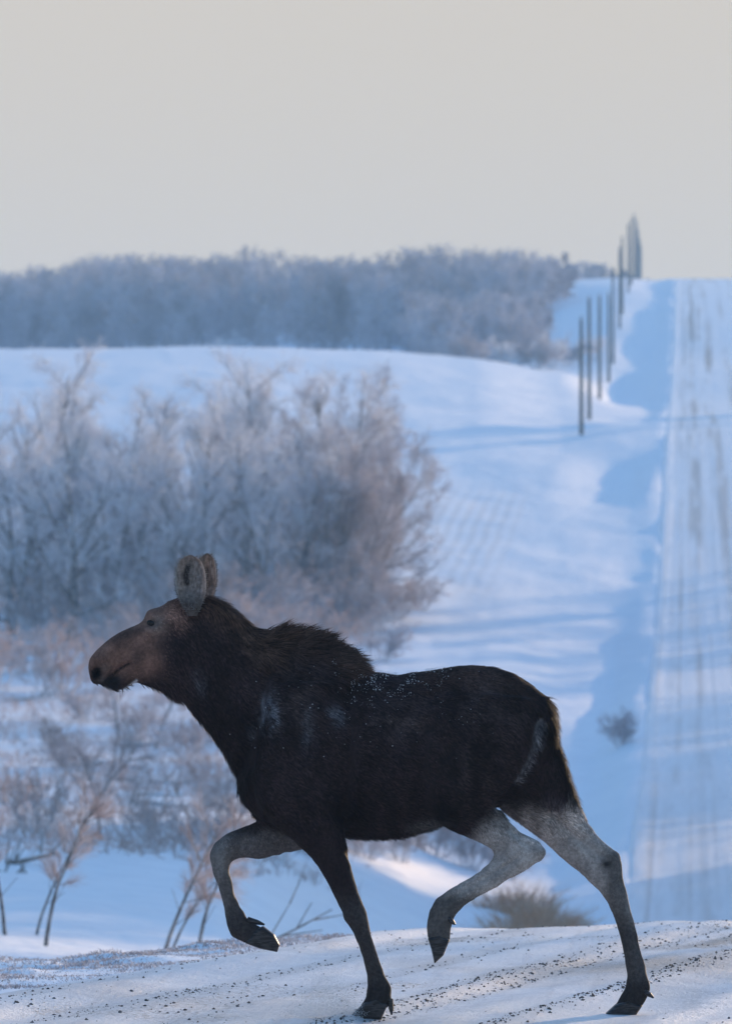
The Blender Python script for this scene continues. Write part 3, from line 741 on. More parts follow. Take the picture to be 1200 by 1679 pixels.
far_wood('far_wood', spots, 1, 'blue-grey leafless wood on the far hill behind the snowy field', 12)
spots = []
for k in range(60):
    px = rg.uniform(890, 1072); D = rg.uniform(1040, 1120); x = lat(px, D)
    ytop = 428 if px < 1000 else 438 + (px - 1000) * .3
    zt = CAMH + (VPY - ytop - rg.uniform(0, 16)) * D / F; h = max(3, zt - gz(x, D)); spots.append((x, D, h / 9.6))
far_wood('distant_tree_line', spots, 2, 'low dark tree line on the skyline left of the road crest', 9)

# wood right of the road, beyond the edge of the picture: its shadows lie over the valley and bar the road
spots = []
TA = math.tan(SUN_AZ)
for D0, D1, cnt, X0, X1, h0, h1 in [(104, 159, 125, 13, 27, 12, 16), (180, 250, 30, 13, 30, 11, 15), (252, 335, 10, 13, 30, 8, 11), (470, 500, 8, 13, 25, 8, 11)]:
    for k in range(cnt):
        x = rg.uniform(X0, X1); y = rg.uniform(D0, D1) + x / TA; spots.append((x, y, rg.uniform(h0, h1) / 9.6))
far_wood('roadside_wood', spots, 3, 'frosted leafless wood along the right side of the road', 10, 0.05)

spots = []  # thicket added out of view; its shade dims the sunlit rims of the moose
for k in range(6):
    x = rg.uniform(9.5, 20); spots.append((x, rg.uniform(25, 46) + x / TA, rg.uniform(8, 10.5) / 9.6))
far_wood('added_shade_thicket', spots, 4, 'added leafless thicket out of view to the right, shading the moose', 10, 0.016)

# ------------------------------------------------------------------ verge grass, gravel
n = 42000
rg = np.random.default_rng(21)
D = rg.uniform(29.5, 42.0, n); px = rg.uniform(-60, 640, n); X = lat(px, D)
keep = (X < edge_l(D) + 0.05 + 0.25 * fbm(X / .4, D / .8, 80, 2)) & (noise(X / .35, D / .5, 81) > -0.35 - .9 * rg.random(n))
X, D = X[keep], D[keep]; Z = ground_z(X, D, False); n = len(X)
L = rg.uniform(.010, .036, n) * (0.7 + 0.5 * noise(X / .5, D / .7, 82)); th = rg.uniform(0, 6.283, n); ln = rg.uniform(.3, 1.6, n)
p0 = np.stack([X, D, Z - .006], 1); p1 = p0 + np.stack([np.cos(th) * ln * L, np.sin(th) * ln * L, L], 1)
S = np.concatenate([p0, p1, np.full((n, 1), .0030), np.full((n, 1), .0018)], 1)
o = add('verge_grass', seg_mesh('verge_grass', S, 3), M['verge']); tag(o, 'short frosted grass on the verge left of the road', 'grass', kind='stuff')

n = 42000
D = rg.uniform(28.6, 42.0, n); px = rg.uniform(-40, 1240, n); X = lat(px, D)
u = X - 0.17 * (D - 36)
dens = sst(.25, .6, noise(u / .13, D / 20.0, 76)) * (0.6 + .7 * noise(u / 1.3, D / 3.0, 64)) * 1.1 + .06 + .35 * sst(.35, .8, fbm(X / .9, D / 1.6, 66, 2)) * .6
keep = (X > edge_l(D) + .15) & (rg.random(n) < dens ** 1.4 * .42)
X, D = X[keep], D[keep]; n = len(X)
Z = road_z(X, D)
base = np.array([[1, 0, 0], [-1, 0, 0], [0, 1, 0], [0, -1, 0], [0, 0, 1], [0, 0, -1]], float)
sz = .0026 + .0075 * rg.random(n) ** 3
V = base[None] * sz[:, None, None] * rg.uniform(.7, 1.35, (n, 6, 1)) * np.array([1.2, 1.0, .7])
th = rg.uniform(0, 6.28, n); c, s = np.cos(th)[:, None], np.sin(th)[:, None]
V = np.stack([V[:, :, 0] * c - V[:, :, 1] * s, V[:, :, 0] * s + V[:, :, 1] * c, V[:, :, 2]], -1) + np.stack([X, D, Z + sz * .25], 1)[:, None]
tri = np.array([[0, 2, 4], [2, 1, 4], [1, 3, 4], [3, 0, 4], [2, 0, 5], [1, 2, 5], [3, 1, 5], [0, 3, 5]])
fs = (np.arange(n)[:, None, None] * 6 + tri[None]).reshape(-1, 3)
o = add('gravel', np_mesh('gravel', V.reshape(-1, 3), [fs], smooth=False), M['stone']); tag(o, 'loose gravel scattered over the snowy road', 'gravel', kind='stuff')
# ------------------------------------------------------------------ moose
MD = 30.0
m0 = Vector((0, 0, CAMH)) + ray(620, 1668) * 1.0
mdir = ray(620, 1668); mt = MD / mdir.y
morig = Vector((0, 0, CAMH)) + mdir * mt
MX, MY = morig.x, morig.y
MZ = float(road_z(np.array([MX]), np.array([MY]))[0])
moose = empty('moose', (MX, MY, MZ - .012), YAW)
tag(moose, 'dark brown moose trotting to the left across the snowy road', 'moose')
MW = Matrix.Translation((MX, MY, MZ)) @ Matrix.Rotation(YAW, 4, 'Z')
MWI = MW.inverted()
def P(px, py, yl):
    """point of the side view at lateral offset yl (m, + away from the camera), in the moose's own axes"""
    o = MWI @ Vector((0, 0, CAMH)); dd = MWI.to_3x3() @ ray(px, py)
    t = (yl - o.y) / dd.y
    return o + dd * t

bm = bmesh.new()
def loft(rings, n=20, cap=True):
    """rings: (top/front point, bottom/rear point, half width, lateral centre[, upper narrowing])"""
    prev = None; loops = []
    for rg_ in rings:
        a, b, wdt, yc = rg_[:4]; k = rg_[4] if len(rg_) > 4 else 0.0
        A = P(a[0], a[1], yc); B = P(b[0], b[1], yc)
        c = (A + B) * .5; h = (A - B) * .5
        vs_ = []
        for i in range(n):
            th = 2 * math.pi * i / n; s_, c_ = math.sin(th), math.cos(th)
            yy = wdt * math.copysign(abs(c_) ** 0.9, c_) * (1 - k * max(0, s_) ** 1.5)
            vs_.append(bm.verts.new(c + h * s_ + Vector((0, yy, 0))))
        loops.append(vs_)
    for A, B in zip(loops[:-1], loops[1:]):
        for i in range(n):
            bm.faces.new((A[i], A[(i + 1) % n], B[(i + 1) % n], B[i]))
    if cap:
        bm.faces.new(loops[0]); bm.faces.new(list(reversed(loops[-1])))
# trunk of the body
T = [(390,1235,1298,.05),(396,1205,1310,.10),(405,1170,1322,.15),(425,1105,1340,.20),(450,1056,1352,.235),(490,1030,1362,.26),(530,1040,1367,.275),(570,1067,1370,.29),(610,1096,1371,.30),(650,1101,1369,.305),(690,1098,1360,.30),(730,1092,1350,.285),(770,1086,1335,.27),(810,1089,1322,.25),(840,1099,1310,.225),(870,1117,1275,.19),(893,1138,1245,.14),(905,1160,1225,.09),(911,1180,1205,.05)]
loft([((x, t), (x, b), w_, 0.0, .55 - .35 * min(1, max(0, (x - 480) / 250))) for x, t, b, w_ in T], 28)
# neck and head
loft([((550,1052),(402,1300),.20,0,.5),((500,1034),(388,1268),.185,0,.5),((468,1030),(368,1232),.165,0,.5),((437,1034),(343,1198),.145,0,.45),((412,1022),(322,1172),.13,0,.4),((392,1002),(304,1150),.125,0,.35),((372,985),(288,1143),.122,0,.3),((352,974),(273,1136),.12,0,.25),((330,970),(258,1127),.115,0,.2),((300,972),(240,1119),.108,0,.15),((275,981),(228,1110),.102,0,.1),((255,997),(214,1103),.096,0,.1),((236,1013),(205,1100),.080,0,.2),((215,1022),(196,1099),.068,0,.25),((193,1033),(183,1102),.066,0,.2),((173,1047),(171,1109),.070,0,.15),((158,1061),(161,1117),.071,0,.1),((150,1075),(154,1119),.062,0,.1),((146,1090),(150,1112),.035,0,0)], 24)
# lower jaw and lip
loft([((252,1060),(262,1131),.085,0),((232,1072),(240,1122),.068,0),((218,1080),(222,1114),.055,0),((206,1085),(207,1126),.05,0),((192,1092),(190,1132),.047,0),((180,1100),(179,1129),.036,0),((172,1106),(172,1126),.026,0),((164,1108),(166,1121),.014,0)], 16)
# bell of the throat
loft([((285,1110),(292,1143),.05,0),((300,1115),(303,1150),.06,0),((325,1130),(318,1168),.06,0)], 12)
# near front leg (standing)
loft([((455,1120),(560,1110),.05,-.16),((425,1190),(562,1190),.10,-.17),((412,1260),(560,1260),.12,-.185),((420,1310),(558,1310),.125,-.19),((445,1350),(562,1350),.11,-.19),((482,1378),(566,1376),.09,-.185),((504,1396),(570,1396),.076,-.18),((526,1423),(577,1421),.062,-.175),((546,1460),(588,1457),.052,-.17),((563,1496),(601,1490),.052,-.17),((572,1513),(605,1510),.050,-.17),((583,1537),(612,1540),.041,-.17),((595,1566),(620,1566),.037,-.17),((601,1592),(629,1590),.040,-.17),((603,1614),(641,1615),.046,-.17),((598,1633),(643,1634),.046,-.17),((588,1648),(634,1650),.045,-.17)])
# far front leg (lifted)
loft([((420,1240),(520,1250),.09,.16),((412,1300),(520,1330),.10,.17),((412,1332),(500,1388),.085,.17),((424,1342),(458,1397),.070,.17),((398,1352),(424,1405),.062,.17),((372,1362),(396,1402),.055,.17),((352,1379),(384,1405),.053,.17),((344,1402),(377,1414),.050,.17),((349,1426),(377,1426),.042,.17),((358,1450),(384,1450),.036,.17),((367,1485),(395,1483),.036,.17),((371,1511),(406,1500),.042,.17),((379,1531),(412,1507),.045,.17),((400,1541),(428,1515),.044,.17),((416,1547),(440,1524),.040,.17)])
# near hind leg (lifted)
loft([((700,1130),(870,1140),.07,-.14),((685,1190),(872,1185),.11,-.165),((682,1245),(862,1240),.125,-.18),((688,1295),(842,1285),.12,-.19),((705,1335),(818,1312),.098,-.19),((735,1356),(828,1336),.076,-.185),((770,1371),(852,1360),.060,-.18),((798,1383),(883,1374),.050,-.18),((810,1394),(895,1391),.047,-.18),((808,1404),(890,1405),.044,-.18),((800,1413),(866,1420),.042,-.18),((790,1421),(840,1435),.040,-.18),((765,1438),(800,1458),.037,-.18),((740,1452),(770,1475),.037,-.18),((716,1468),(752,1490),.040,-.18),((703,1490),(743,1503),.045,-.18),((699,1517),(739,1520),.045,-.18),((702,1537),(738,1540),.042,-.18)])
# far hind leg (pushing off)
loft([((790,1150),(900,1150),.11,.07),((780,1210),(915,1208),.15,.07),((785,1262),(930,1260),.15,.08),((806,1311),(946,1309),.125,.11),((850,1346),(961,1341),.085,.145),((890,1375),(981,1368),.060,.16),((926,1409),(1012,1394),.050,.16),((958,1435),(1020,1412),.046,.16),((976,1452),(1021,1435),.045,.16),((995,1476),(1028,1462),.040,.16),((1007,1503),(1034,1490),.036,.16),((1015,1529),(1043,1524),.036,.16),((1022,1561),(1051,1556),.037,.16),((1027,1594),(1060,1590),.042,.16),((1025,1615),(1067,1614),.046,.16),((1013,1637),(1058,1638),.046,.16),((1004,1648),(1050,1650),.044,.16)])
# tail stub
loft([((885,1150),(899,1136),.035,0),((898,1170),(907,1160),.04,0),((904,1190),(912,1186),.03,0),((906,1208),(912,1206),.016,0)], 10)
bmesh.ops.recalc_face_normals(bm, faces=bm.faces[:])
raw = bpy.data.meshes.new('moose_raw'); bm.to_mesh(raw); bm.free()
tmp = bpy.data.objects.new('moose_tmp', raw); COL.objects.link(tmp)
md = tmp.modifiers.new('r', 'REMESH'); md.mode = 'VOXEL'; md.voxel_size = 0.0095; md.use_smooth_shade = True
md2 = tmp.modifiers.new('s', 'SMOOTH'); md2.factor = 0.5; md2.iterations = 10
dg = bpy.context.evaluated_depsgraph_get(); dg.update()
body_me = bpy.data.meshes.new_from_object(tmp.evaluated_get(dg))
bpy.data.objects.remove(tmp); bpy.data.meshes.remove(raw)
body_me.name = 'moose_body'
nv = len(body_me.vertices)
V = np.empty(nv * 3, np.float32); body_me.vertices.foreach_get('co', V); V = V.reshape(-1, 3).astype(float)
N = np.empty(nv * 3, np.float32); body_me.vertices.foreach_get('normal', N); N = N.reshape(-1, 3).astype(float)
# side view coordinates of every vertex
O_ = np.array(MWI @ Vector((0, 0, CAMH))); RT = np.array((CAMROT.inverted() @ MW.to_3x3()))
def side(V):
    q = (V - O_) @ RT.T
    return 600 + F * q[:, 0] / -q[:, 2], 839.5 - F * q[:, 1] / -q[:, 2]
def blob(px, py, cx, cy, rx, ry=None, ang=0):
    ry = ry or rx; c, s = math.cos(R(ang)), math.sin(R(ang)); dx, dy = px - cx, py - cy
    u, v = dx * c + dy * s, -dx * s + dy * c
    return np.exp(-((u / rx) ** 2 + (v / ry) ** 2))
def pline(px, py, pts):
    best = np.full(px.shape, 1e9)
    for (x0, y0), (x1, y1) in zip(pts[:-1], pts[1:]):
        dx, dy = x1 - x0, y1 - y0; t = np.clip(((px - x0) * dx + (py - y0) * dy) / (dx * dx + dy * dy), 0, 1)
        best = np.minimum(best, np.hypot(px - x0 - t * dx, py - y0 - t * dy))
    return best
px, py = side(V)
nearm = (V[:, 1] < 0.0)
flank = np.abs(N[:, 1])
disp = np.zeros(nv)
disp -= .036 * blob(px, py, 158, 1100, 10, 12, 30) * (flank > .25)                       # nostrils
disp += .010 * blob(px, py, 163, 1080, 14, 10)
disp -= .012 * np.exp(-(pline(px, py, [(182, 1105), (196, 1093), (212, 1084)]) / 3.5) ** 2) * (flank > .4)   # mouth
disp -= .018 * blob(px, py, 249, 1018, 10, 7, -30)                                            # eye sockets
disp += .020 * blob(px, py, 248, 1004, 14, 7, -35)
disp -= .012 * blob(px, py, 262, 1040, 22, 14, -20) * (flank > .3)
disp += .012 * blob(px, py, 275, 1075, 30, 26) * (flank > .3)                           # cheek
body = (px > 390) & (py < 1380)
disp -= body * nearm * .030 * np.exp(-(pline(px, py, [(572, 1120), (578, 1180), (572, 1260), (564, 1325)]) / 14) ** 2)   # behind the shoulder
disp += body * nearm * .020 * blob(px, py, 470, 1180, 60, 80)
disp -= nearm * .022 * np.exp(-(pline(px, py, [(440, 1100), (420, 1180), (408, 1250)]) / 12) ** 2)
disp -= nearm * .010 * np.exp(-(pline(px, py, [(396, 1285), (420, 1325), (455, 1352), (480, 1372)]) / 10) ** 2)
disp -= nearm * .024 * np.exp(-(pline(px, py, [(700, 1190), (692, 1260), (700, 1325)]) / 16) ** 2)              # flank before the thigh
disp -= nearm * .035 * np.exp(-(pline(px, py, [(884, 1178), (878, 1220), (860, 1262), (838, 1298), (818, 1315)]) / 8) ** 2)  # behind the thigh
disp += nearm * .02 * blob(px, py, 790, 1200, 70, 80)
disp -= body * .012 * blob(px, py, 745, 1130, 40, 18)
rib = np.sin((px - 580) / 15.0 + (py - 1200) * .03) * sst(585, 610, px) * (1 - sst(670, 700, px)) * sst(1130, 1170, py) * (1 - sst(1300, 1340, py))
disp += nearm * .004 * rib
disp += .006 * noise(V[:, 0] / .09 + 3, V[:, 2] / .12 + V[:, 1] / .1, 90) * (py < 1340)
# tendons and knobs of the legs
disp += .008 * (blob(px, py, 886, 1392, 9) + blob(px, py, 1012, 1400, 10) + blob(px, py, 349, 1392, 12) + blob(px, py, 570, 1500, 10))
disp -= .008 * np.exp(-(pline(px, py, [(385, 1420), (388, 1480)]) / 4) ** 2)
disp -= .011 * np.exp(-(pline(px, py, [(1035, 1500), (1048, 1580)]) / 5) ** 2) * (flank > .5)
disp -= .011 * np.exp(-(pline(px, py, [(606, 1530), (620, 1590)]) / 4) ** 2) * (flank > .5)
disp -= .008 * np.exp(-(pline(px, py, [(735, 1470), (800, 1432), (850, 1402)]) / 5) ** 2) * (flank > .5)
disp -= .012 * np.exp(-(pline(px, py, [(985, 1400), (940, 1368), (900, 1330)]) / 8) ** 2) * (flank > .5)
disp -= .010 * np.exp(-(pline(px, py, [(868, 1382), (835, 1352)]) / 7) ** 2) * (flank > .5)
disp += .0035 * noise(V[:, 0] / .03, V[:, 2] / .05 + V[:, 1] / .04, 89) * sst(1340, 1400, py)
V = V + N * disp[:, None]
body_me.vertices.foreach_set('co', V.astype(np.float32).ravel()); body_me.update()
body_me.vertices.foreach_get('normal', nb := np.empty(nv * 3, np.float32)); N = nb.reshape(-1, 3).astype(float)
px, py = side(V)

# coat colour: dark body, brown crest and muzzle, grey stockings
def coat(V, px, py):
    nearm = (V[:, 1] < 0.02)[:, None]; n_ = len(px)
    def mix(c, k, f): return c * (1 - f[:, None]) + np.array(k) * f[:, None]
    v1 = noise(V[:, 0] / .05, V[:, 2] / .06 + V[:, 1] / .06, 91)
    c = np.tile(np.array([.0225, .0140, .0140]), (n_, 1))
    c = mix(c, (.085, .048, .034), np.clip(np.exp(-(pline(px, py, [(350, 975), (400, 1015), (430, 1055), (470, 1030), (530, 1040), (570, 1070)]) / 30) ** 2) * (1 + .4 * v1), 0, 1))
    c = mix(c, (.050, .027, .020), .8 * np.clip(np.exp(-(pline(px, py, [(700, 1100), (780, 1092), (850, 1115)]) / 26) ** 2), 0, 1))
    muz = np.clip(1.2 * sst(290, 225, px) * (1 - sst(1092, 1125, py)) + .9 * sst(330, 270, px) * (1 - sst(1010, 1045, py)), 0, 1) * (px < 345) * (py < 1140)
    c = mix(c, (.165, .088, .064), muz * (.85 + .2 * v1))
    c = mix(c, (.14, .115, .10), np.clip(.7 * blob(px, py, 258, 1018, 14, 16) + .6 * blob(px, py, 166, 1109, 9, 7), 0, .8) * (px < 345))
    c = mix(c, (.045, .030, .026), .65 * np.clip(blob(px, py, 205, 1036, 28, 8, -28) + .8 * blob(px, py, 225, 1075, 22, 14, -30), 0, 1) * (px < 300))
    c = mix(c, (.17, .125, .105), .6 * np.clip(blob(px, py, 172, 1092, 10, 9), 0, 1))
    c = mix(c, (.035, .026, .023), np.clip(blob(px, py, 249, 1018, 9, 6, -20), 0, 1))
    c = mix(c, (.012, .010, .011), np.clip(1.4 * blob(px, py, 187, 1114, 15, 11, -25), 0, 1))
    c = mix(c, (.005, .004, .004), np.clip(1.8 * blob(px, py, 158, 1100, 8, 10, 30), 0, 1))
    c = mix(c, (.010, .008, .008), np.clip(np.exp(-(pline(px, py, [(168, 1119), (180, 1106), (196, 1093), (212, 1084)]) / 2.2) ** 2), 0, 1))
    c = mix(c, (.55, .53, .53), np.clip(1.1 * np.exp(-(pline(px, py, [(172, 1124), (190, 1132), (206, 1126), (224, 1112)]) / 2.0) ** 2), 0, 1) * (px < 230))
    # legs
    hi = V[:, 1] < 0.03
    grey = (.35, .31, .285)
    f = sst(1300, 1345, py) * (px > 745) * hi * sst(775, 825, px + (py - 1340) * .8)            # lifted hind leg, gaskin and hock
    f = np.maximum(f, sst(1375, 1400, py) * (px > 690) * (px < 905) * hi)
    c = mix(c, grey, np.clip(f * (.9 + .14 * v1), 0, 1))
    c = mix(c, (.055, .048, .045), np.clip(sst(1452, 1475, py) * (px > 680) * (px < 790) * hi, 0, 1) * .85)
    f = sst(1285, 1330, py + (px - 900) * .22) * (px > 790) * (~hi)
    c = mix(c, grey, np.clip(f * (.88 + .14 * v1), 0, 1))
    c = mix(c, (.06, .053, .05), np.clip(sst(1385, 1400, py) * np.exp(-((px - 1012) / 22) ** 2), 0, .8) * (px > 960))
    c = mix(c, (.05, .043, .042), np.clip(sst(1480, 1535, py) * (px > 960), 0, 1) * .92)
    c = mix(c, (.015, .013, .013), np.clip(blob(px, py, 994, 1413, 8, 6), 0, 1))
    c = mix(c, (.055, .04, .045), np.clip(.8 * blob(px, py, 905, 1312, 30, 14, 20), 0, 1) * (px > 860))
    f = (~hi) * (px < 500) * sst(1345, 1372, py) * (px > 335)
    c = mix(c, (.12, .105, .10), np.clip(f * (.85 + .15 * v1), 0, 1))
    c = mix(c, (.20, .185, .175), np.clip((~hi) * blob(px, py, 362, 1405, 16, 30), 0, 1) * (px < 420))
    c = mix(c, (.040, .034, .034), np.clip((~hi) * (px < 470) * sst(1470, 1510, py), 0, 1) * .9)
    f = hi * (px > 480) * (px < 660) * sst(1440, 1500, py)
    c = mix(c, (.055, .046, .043), np.clip(f, 0, 1) * .85)
    c = mix(c, (.11, .085, .075), np.clip(np.exp(-(pline(px, py, [(578, 1425), (603, 1500), (622, 1575)]) / 5) ** 2), 0, 1) * .8 * hi)  # sunlit rim painted along the rear edge of the standing foreleg
    c = mix(c, (.026, .022, .022), np.clip(sst(1590, 1620, py), 0, 1) * .9)
    c = mix(c, (.050, .036, .032), np.clip(.55 * blob(px, py, 800, 1150, 60, 45, 20) + .5 * blob(px, py, 480, 1140, 40, 50) + .45 * blob(px, py, 640, 1170, 60, 40) + .35 * blob(px, py, 760, 1260, 50, 60), 0, 1) * (.6 + .5 * v1))  # painted sheen: lighter brown-grey patches on shoulder, ribs and haunch
    c = mix(c, (.008, .006, .006), np.clip(np.exp(-(pline(px, py, [(880, 1125), (905, 1150), (916, 1200), (930, 1255), (944, 1305)]) / 14) ** 2), 0, 1) * .9)  # dark rump fringe, painted darker still to subdue its sunlit rim
    # pale seam behind the thigh, yellowish rump hairs, frost on the shoulder
    c = mix(c, (.25, .24, .25), np.clip(np.exp(-(pline(px, py, [(884, 1180), (879, 1212)]) / 6.5) ** 2) * .9 + np.exp(-(pline(px, py, [(878, 1215), (864, 1247), (846, 1278)]) / 4) ** 2) * .6, 0, 1) * (.65 + .5 * noise(V[:, 0] / .01, V[:, 2] / .025, 94)))
    c = mix(c, (.14, .095, .05), np.clip(np.exp(-(pline(px, py, [(896, 1180), (905, 1215), (914, 1250)]) / 4) ** 2) * sst(0.0, .5, v1), 0, 1) * .2)
    c = mix(c, (.10, .095, .09), np.clip(blob(px, py, 700, 1352, 30, 12, -8), 0, 1) * .8)
    fr = blob(px, py, 440, 1165, 14, 26) * .8 + blob(px, py, 546, 1165, 9, 16, -20) * .7 + blob(px, py, 410, 1200, 7, 14) * .4 + blob(px, py, 326, 1112, 8, 16, -10) * .35 + blob(px, py, 500, 1185, 9, 40) * .2
    c = mix(c, (.30, .32, .36), np.clip(.75 * fr * (.5 + .6 * noise(V[:, 0] / .012, V[:, 2] / .03, 95)), 0, 1) * nearm[:, 0])
    c = c * (1 + (.25 - .17 * sst(1340, 1400, py)) * v1 + .35 * noise(V[:, 0] / .16, V[:, 2] / .2, 96) * (1 - sst(1330, 1380, py)))[:, None]
    return np.clip(c, .003, 1)
CC = coat(V, px, py)
col_attr(body_me, 'coat', CC)
def fur_mat(name, rough, sheen, boost):
    m, nt, b = new_mat(name)
    at = nd(nt, 'ShaderNodeAttribute', attribute_name='coat')
    nz = noise_node(nt, 60, 4, 0.7)
    c = mixc(nt, ramp(nt, nz, .3, .75), (.75 * boost,) * 3, (1.35 * boost,) * 3)
    c = mixc(nt, 1.0, at.outputs['Color'], c, 'MULTIPLY')
    nt.links.new(c, b.inputs['Base Color']); b.inputs['Roughness'].default_value = rough
    b.inputs['Specular IOR Level'].default_value = 0.06
    if sheen: b.inputs['Sheen Weight'].default_value = sheen; b.inputs['Sheen Roughness'].default_value = .5
    bump(nt, b, nz, .4, .01)
    return m
M['hide'] = fur_mat('moose_hide', .75, .0, 1.0)
M['fur'] = fur_mat('moose_fur', .7, 0, 1.15); M['fur'].node_tree.nodes['Principled BSDF'].inputs['Specular IOR Level'].default_value = .05
body_o = add('body', body_me, M['hide'], moose)

# fur as fine tapering strands
body_me.calc_loop_triangles()
nt_ = len(body_me.loop_triangles); TI = np.empty(nt_ * 3, np.int32); body_me.loop_triangles.foreach_get('vertices', TI); TI = TI.reshape(-1, 3)
e1 = V[TI[:, 1]] - V[TI[:, 0]]; e2 = V[TI[:, 2]] - V[TI[:, 0]]; ar = .5 * np.linalg.norm(np.cross(e1, e2), axis=1)
tc_ = V[TI].mean(1); tpx, tpy = side(tc_)
wgt = ar * (1 - .8 * sst(300, 240, tpx) * (tpy < 1140)) * (1 + .3 * sst(1380, 1420, tpy)) * (tpy < 1655)
ns = 130000
rg = np.random.default_rng(77)
ti = rg.choice(nt_, ns, p=wgt / wgt.sum())
ra = rg.random((ns, 2)); fl = ra.sum(1) > 1; ra[fl] = 1 - ra[fl]
B3 = np.stack([1 - ra.sum(1), ra[:, 0], ra[:, 1]], 1)
Pt = (V[TI[ti]] * B3[:, :, None]).sum(1); Nt = (N[TI[ti]] * B3[:, :, None]).sum(1); Nt /= np.linalg.norm(Nt, axis=1, keepdims=True)
Ct = (CC[TI[ti]] * B3[:, :, None]).sum(1)
sx, sy = side(Pt)
flow = np.tile(np.array([.85, 0., -.45]), (ns, 1))
legm = sst(1330, 1400, sy) * (sy > 1330)
flow = flow * (1 - legm[:, None]) + np.array([.12, 0, -1.0]) * legm[:, None]
neckm = sst(440, 380, sx) * (sy < 1340); flow = flow * (1 - neckm[:, None]) + np.array([.65, 0, -.8]) * neckm[:, None]
rump = sst(860, 900, sx) * (sy < 1320); flow = flow * (1 - rump[:, None]) + np.array([.15, 0, -1]) * rump[:, None]
hump = np.exp(-(pline(sx, sy, [(440, 1036), (480, 1034), (530, 1046), (570, 1075)]) / 26) ** 2) * sst(-.1, .5, Nt[:, 2])
crest = np.exp(-(pline(sx, sy, [(345, 975), (380, 995), (410, 1022), (430, 1036)]) / 20) ** 2) * sst(-.1, .5, Nt[:, 2])
sidehump = np.exp(-(pline(sx, sy, [(440, 1070), (500, 1080), (560, 1110)]) / 34) ** 2)
flow = flow * (1 - hump[:, None]) + np.array([.80, 0, .55]) * hump[:, None]
throat = np.exp(-(pline(sx, sy, [(232, 1118), (270, 1130), (302, 1148), (330, 1186), (370, 1235), (394, 1295)]) / 16) ** 2)
belly = np.exp(-(pline(sx, sy, [(560, 1372), (640, 1370), (700, 1358)]) / 12) ** 2)
fringe = np.exp(-(pline(sx, sy, [(900, 1140), (912, 1185), (925, 1240), (942, 1300)]) / 10) ** 2)
L = .034 + .062 * hump + .030 * crest + .040 * sidehump + .014 * throat + .024 * belly + .024 * fringe
L = L * (1 - .62 * legm * (1 - belly)) * (1 - .65 * sst(300, 250, sx) * (sy < 1115)) * rg.uniform(.55, 1.25, ns)
lift = .22 + .25 * hump + .16 * throat + .28 * fringe + .12 * crest + .12 * belly
lift = lift * (1 - .45 * legm)
fl = flow + rg.normal(0, .16, (ns, 3)); fl[:, 1] += .25 * Nt[:, 1]
fl[:, 0] += .35 * noise(Pt[:, 0] / .05, Pt[:, 2] / .05, 97) * (1 - legm); fl[:, 2] += .30 * noise(Pt[:, 0] / .06, Pt[:, 2] / .06, 98)
tg = fl - Nt * (fl * Nt).sum(1, keepdims=True); tg /= np.maximum(np.linalg.norm(tg, axis=1, keepdims=True), 1e-6)
dr = tg + Nt * lift[:, None]; dr /= np.linalg.norm(dr, axis=1, keepdims=True)
sdv = np.cross(dr, Nt); sdv /= np.maximum(np.linalg.norm(sdv, axis=1, keepdims=True), 1e-6)
wd = (.0020 + .0010 * rg.random(ns))[:, None]
root = Pt - Nt * .002
mid = root + dr * (L * .55)[:, None]
d2_ = dr + np.array([0, 0, -.18]) - Nt * (.12 * lift)[:, None]; tip = mid + d2_ * (L * .45)[:, None]
HV = np.stack([root - sdv * wd, root + sdv * wd, mid + sdv * wd * .75, mid - sdv * wd * .75, tip], 1).reshape(-1, 3)
i5 = np.arange(ns)[:, None] * 5
hm = np_mesh('moose_coat', HV, [i5 + np.array([[0, 1, 2, 3]]), i5 + np.array([[3, 2, 4]])], smooth=True)
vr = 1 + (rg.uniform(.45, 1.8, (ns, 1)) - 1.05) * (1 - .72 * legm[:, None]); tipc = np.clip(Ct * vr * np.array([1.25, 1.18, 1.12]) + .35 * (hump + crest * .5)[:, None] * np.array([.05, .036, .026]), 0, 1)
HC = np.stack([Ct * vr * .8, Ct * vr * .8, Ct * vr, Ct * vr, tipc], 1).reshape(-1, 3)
col_attr(hm, 'coat', HC)
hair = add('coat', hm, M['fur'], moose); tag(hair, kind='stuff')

# snow flecks caught in the back hair
rg = np.random.default_rng(5)
wt = np.exp(-(pline(sx, sy, [(560, 1095), (600, 1118), (660, 1112), (700, 1105)]) / 22) ** 2) + .03 * np.exp(-(pline(sx, sy, [(440, 1180), (560, 1160), (700, 1170), (780, 1160)]) / 45) ** 2)
wt *= (Nt[:, 1] < .3) * (sy < 1330) * np.clip(.25 + noise(Pt[:, 0] / .04, Pt[:, 2] / .03, 99), 0, 1)
si = rg.choice(ns, 900, p=wt / wt.sum(), replace=False)
sz = .0007 + .0019 * rg.random(900) ** 2.5
octa = np.array([[1, 0, 0], [-1, 0, 0], [0, 1, 0], [0, -1, 0], [0, 0, 1], [0, 0, -1]], float)
fv = octa[None] * sz[:, None, None] * rg.uniform(.6, 1.4, (900, 6, 1)) + (Pt[si] + Nt[si] * .011)[:, None]
tri = np.array([[0, 2, 4], [2, 1, 4], [1, 3, 4], [3, 0, 4], [2, 0, 5], [1, 2, 5], [3, 1, 5], [0, 3, 5]])
fo = add('snow_flecks', np_mesh('snow_flecks', fv.reshape(-1, 3), [(np.arange(900)[:, None, None] * 6 + tri[None]).reshape(-1, 3)]), M['snow'], moose); tag(fo, kind='stuff')

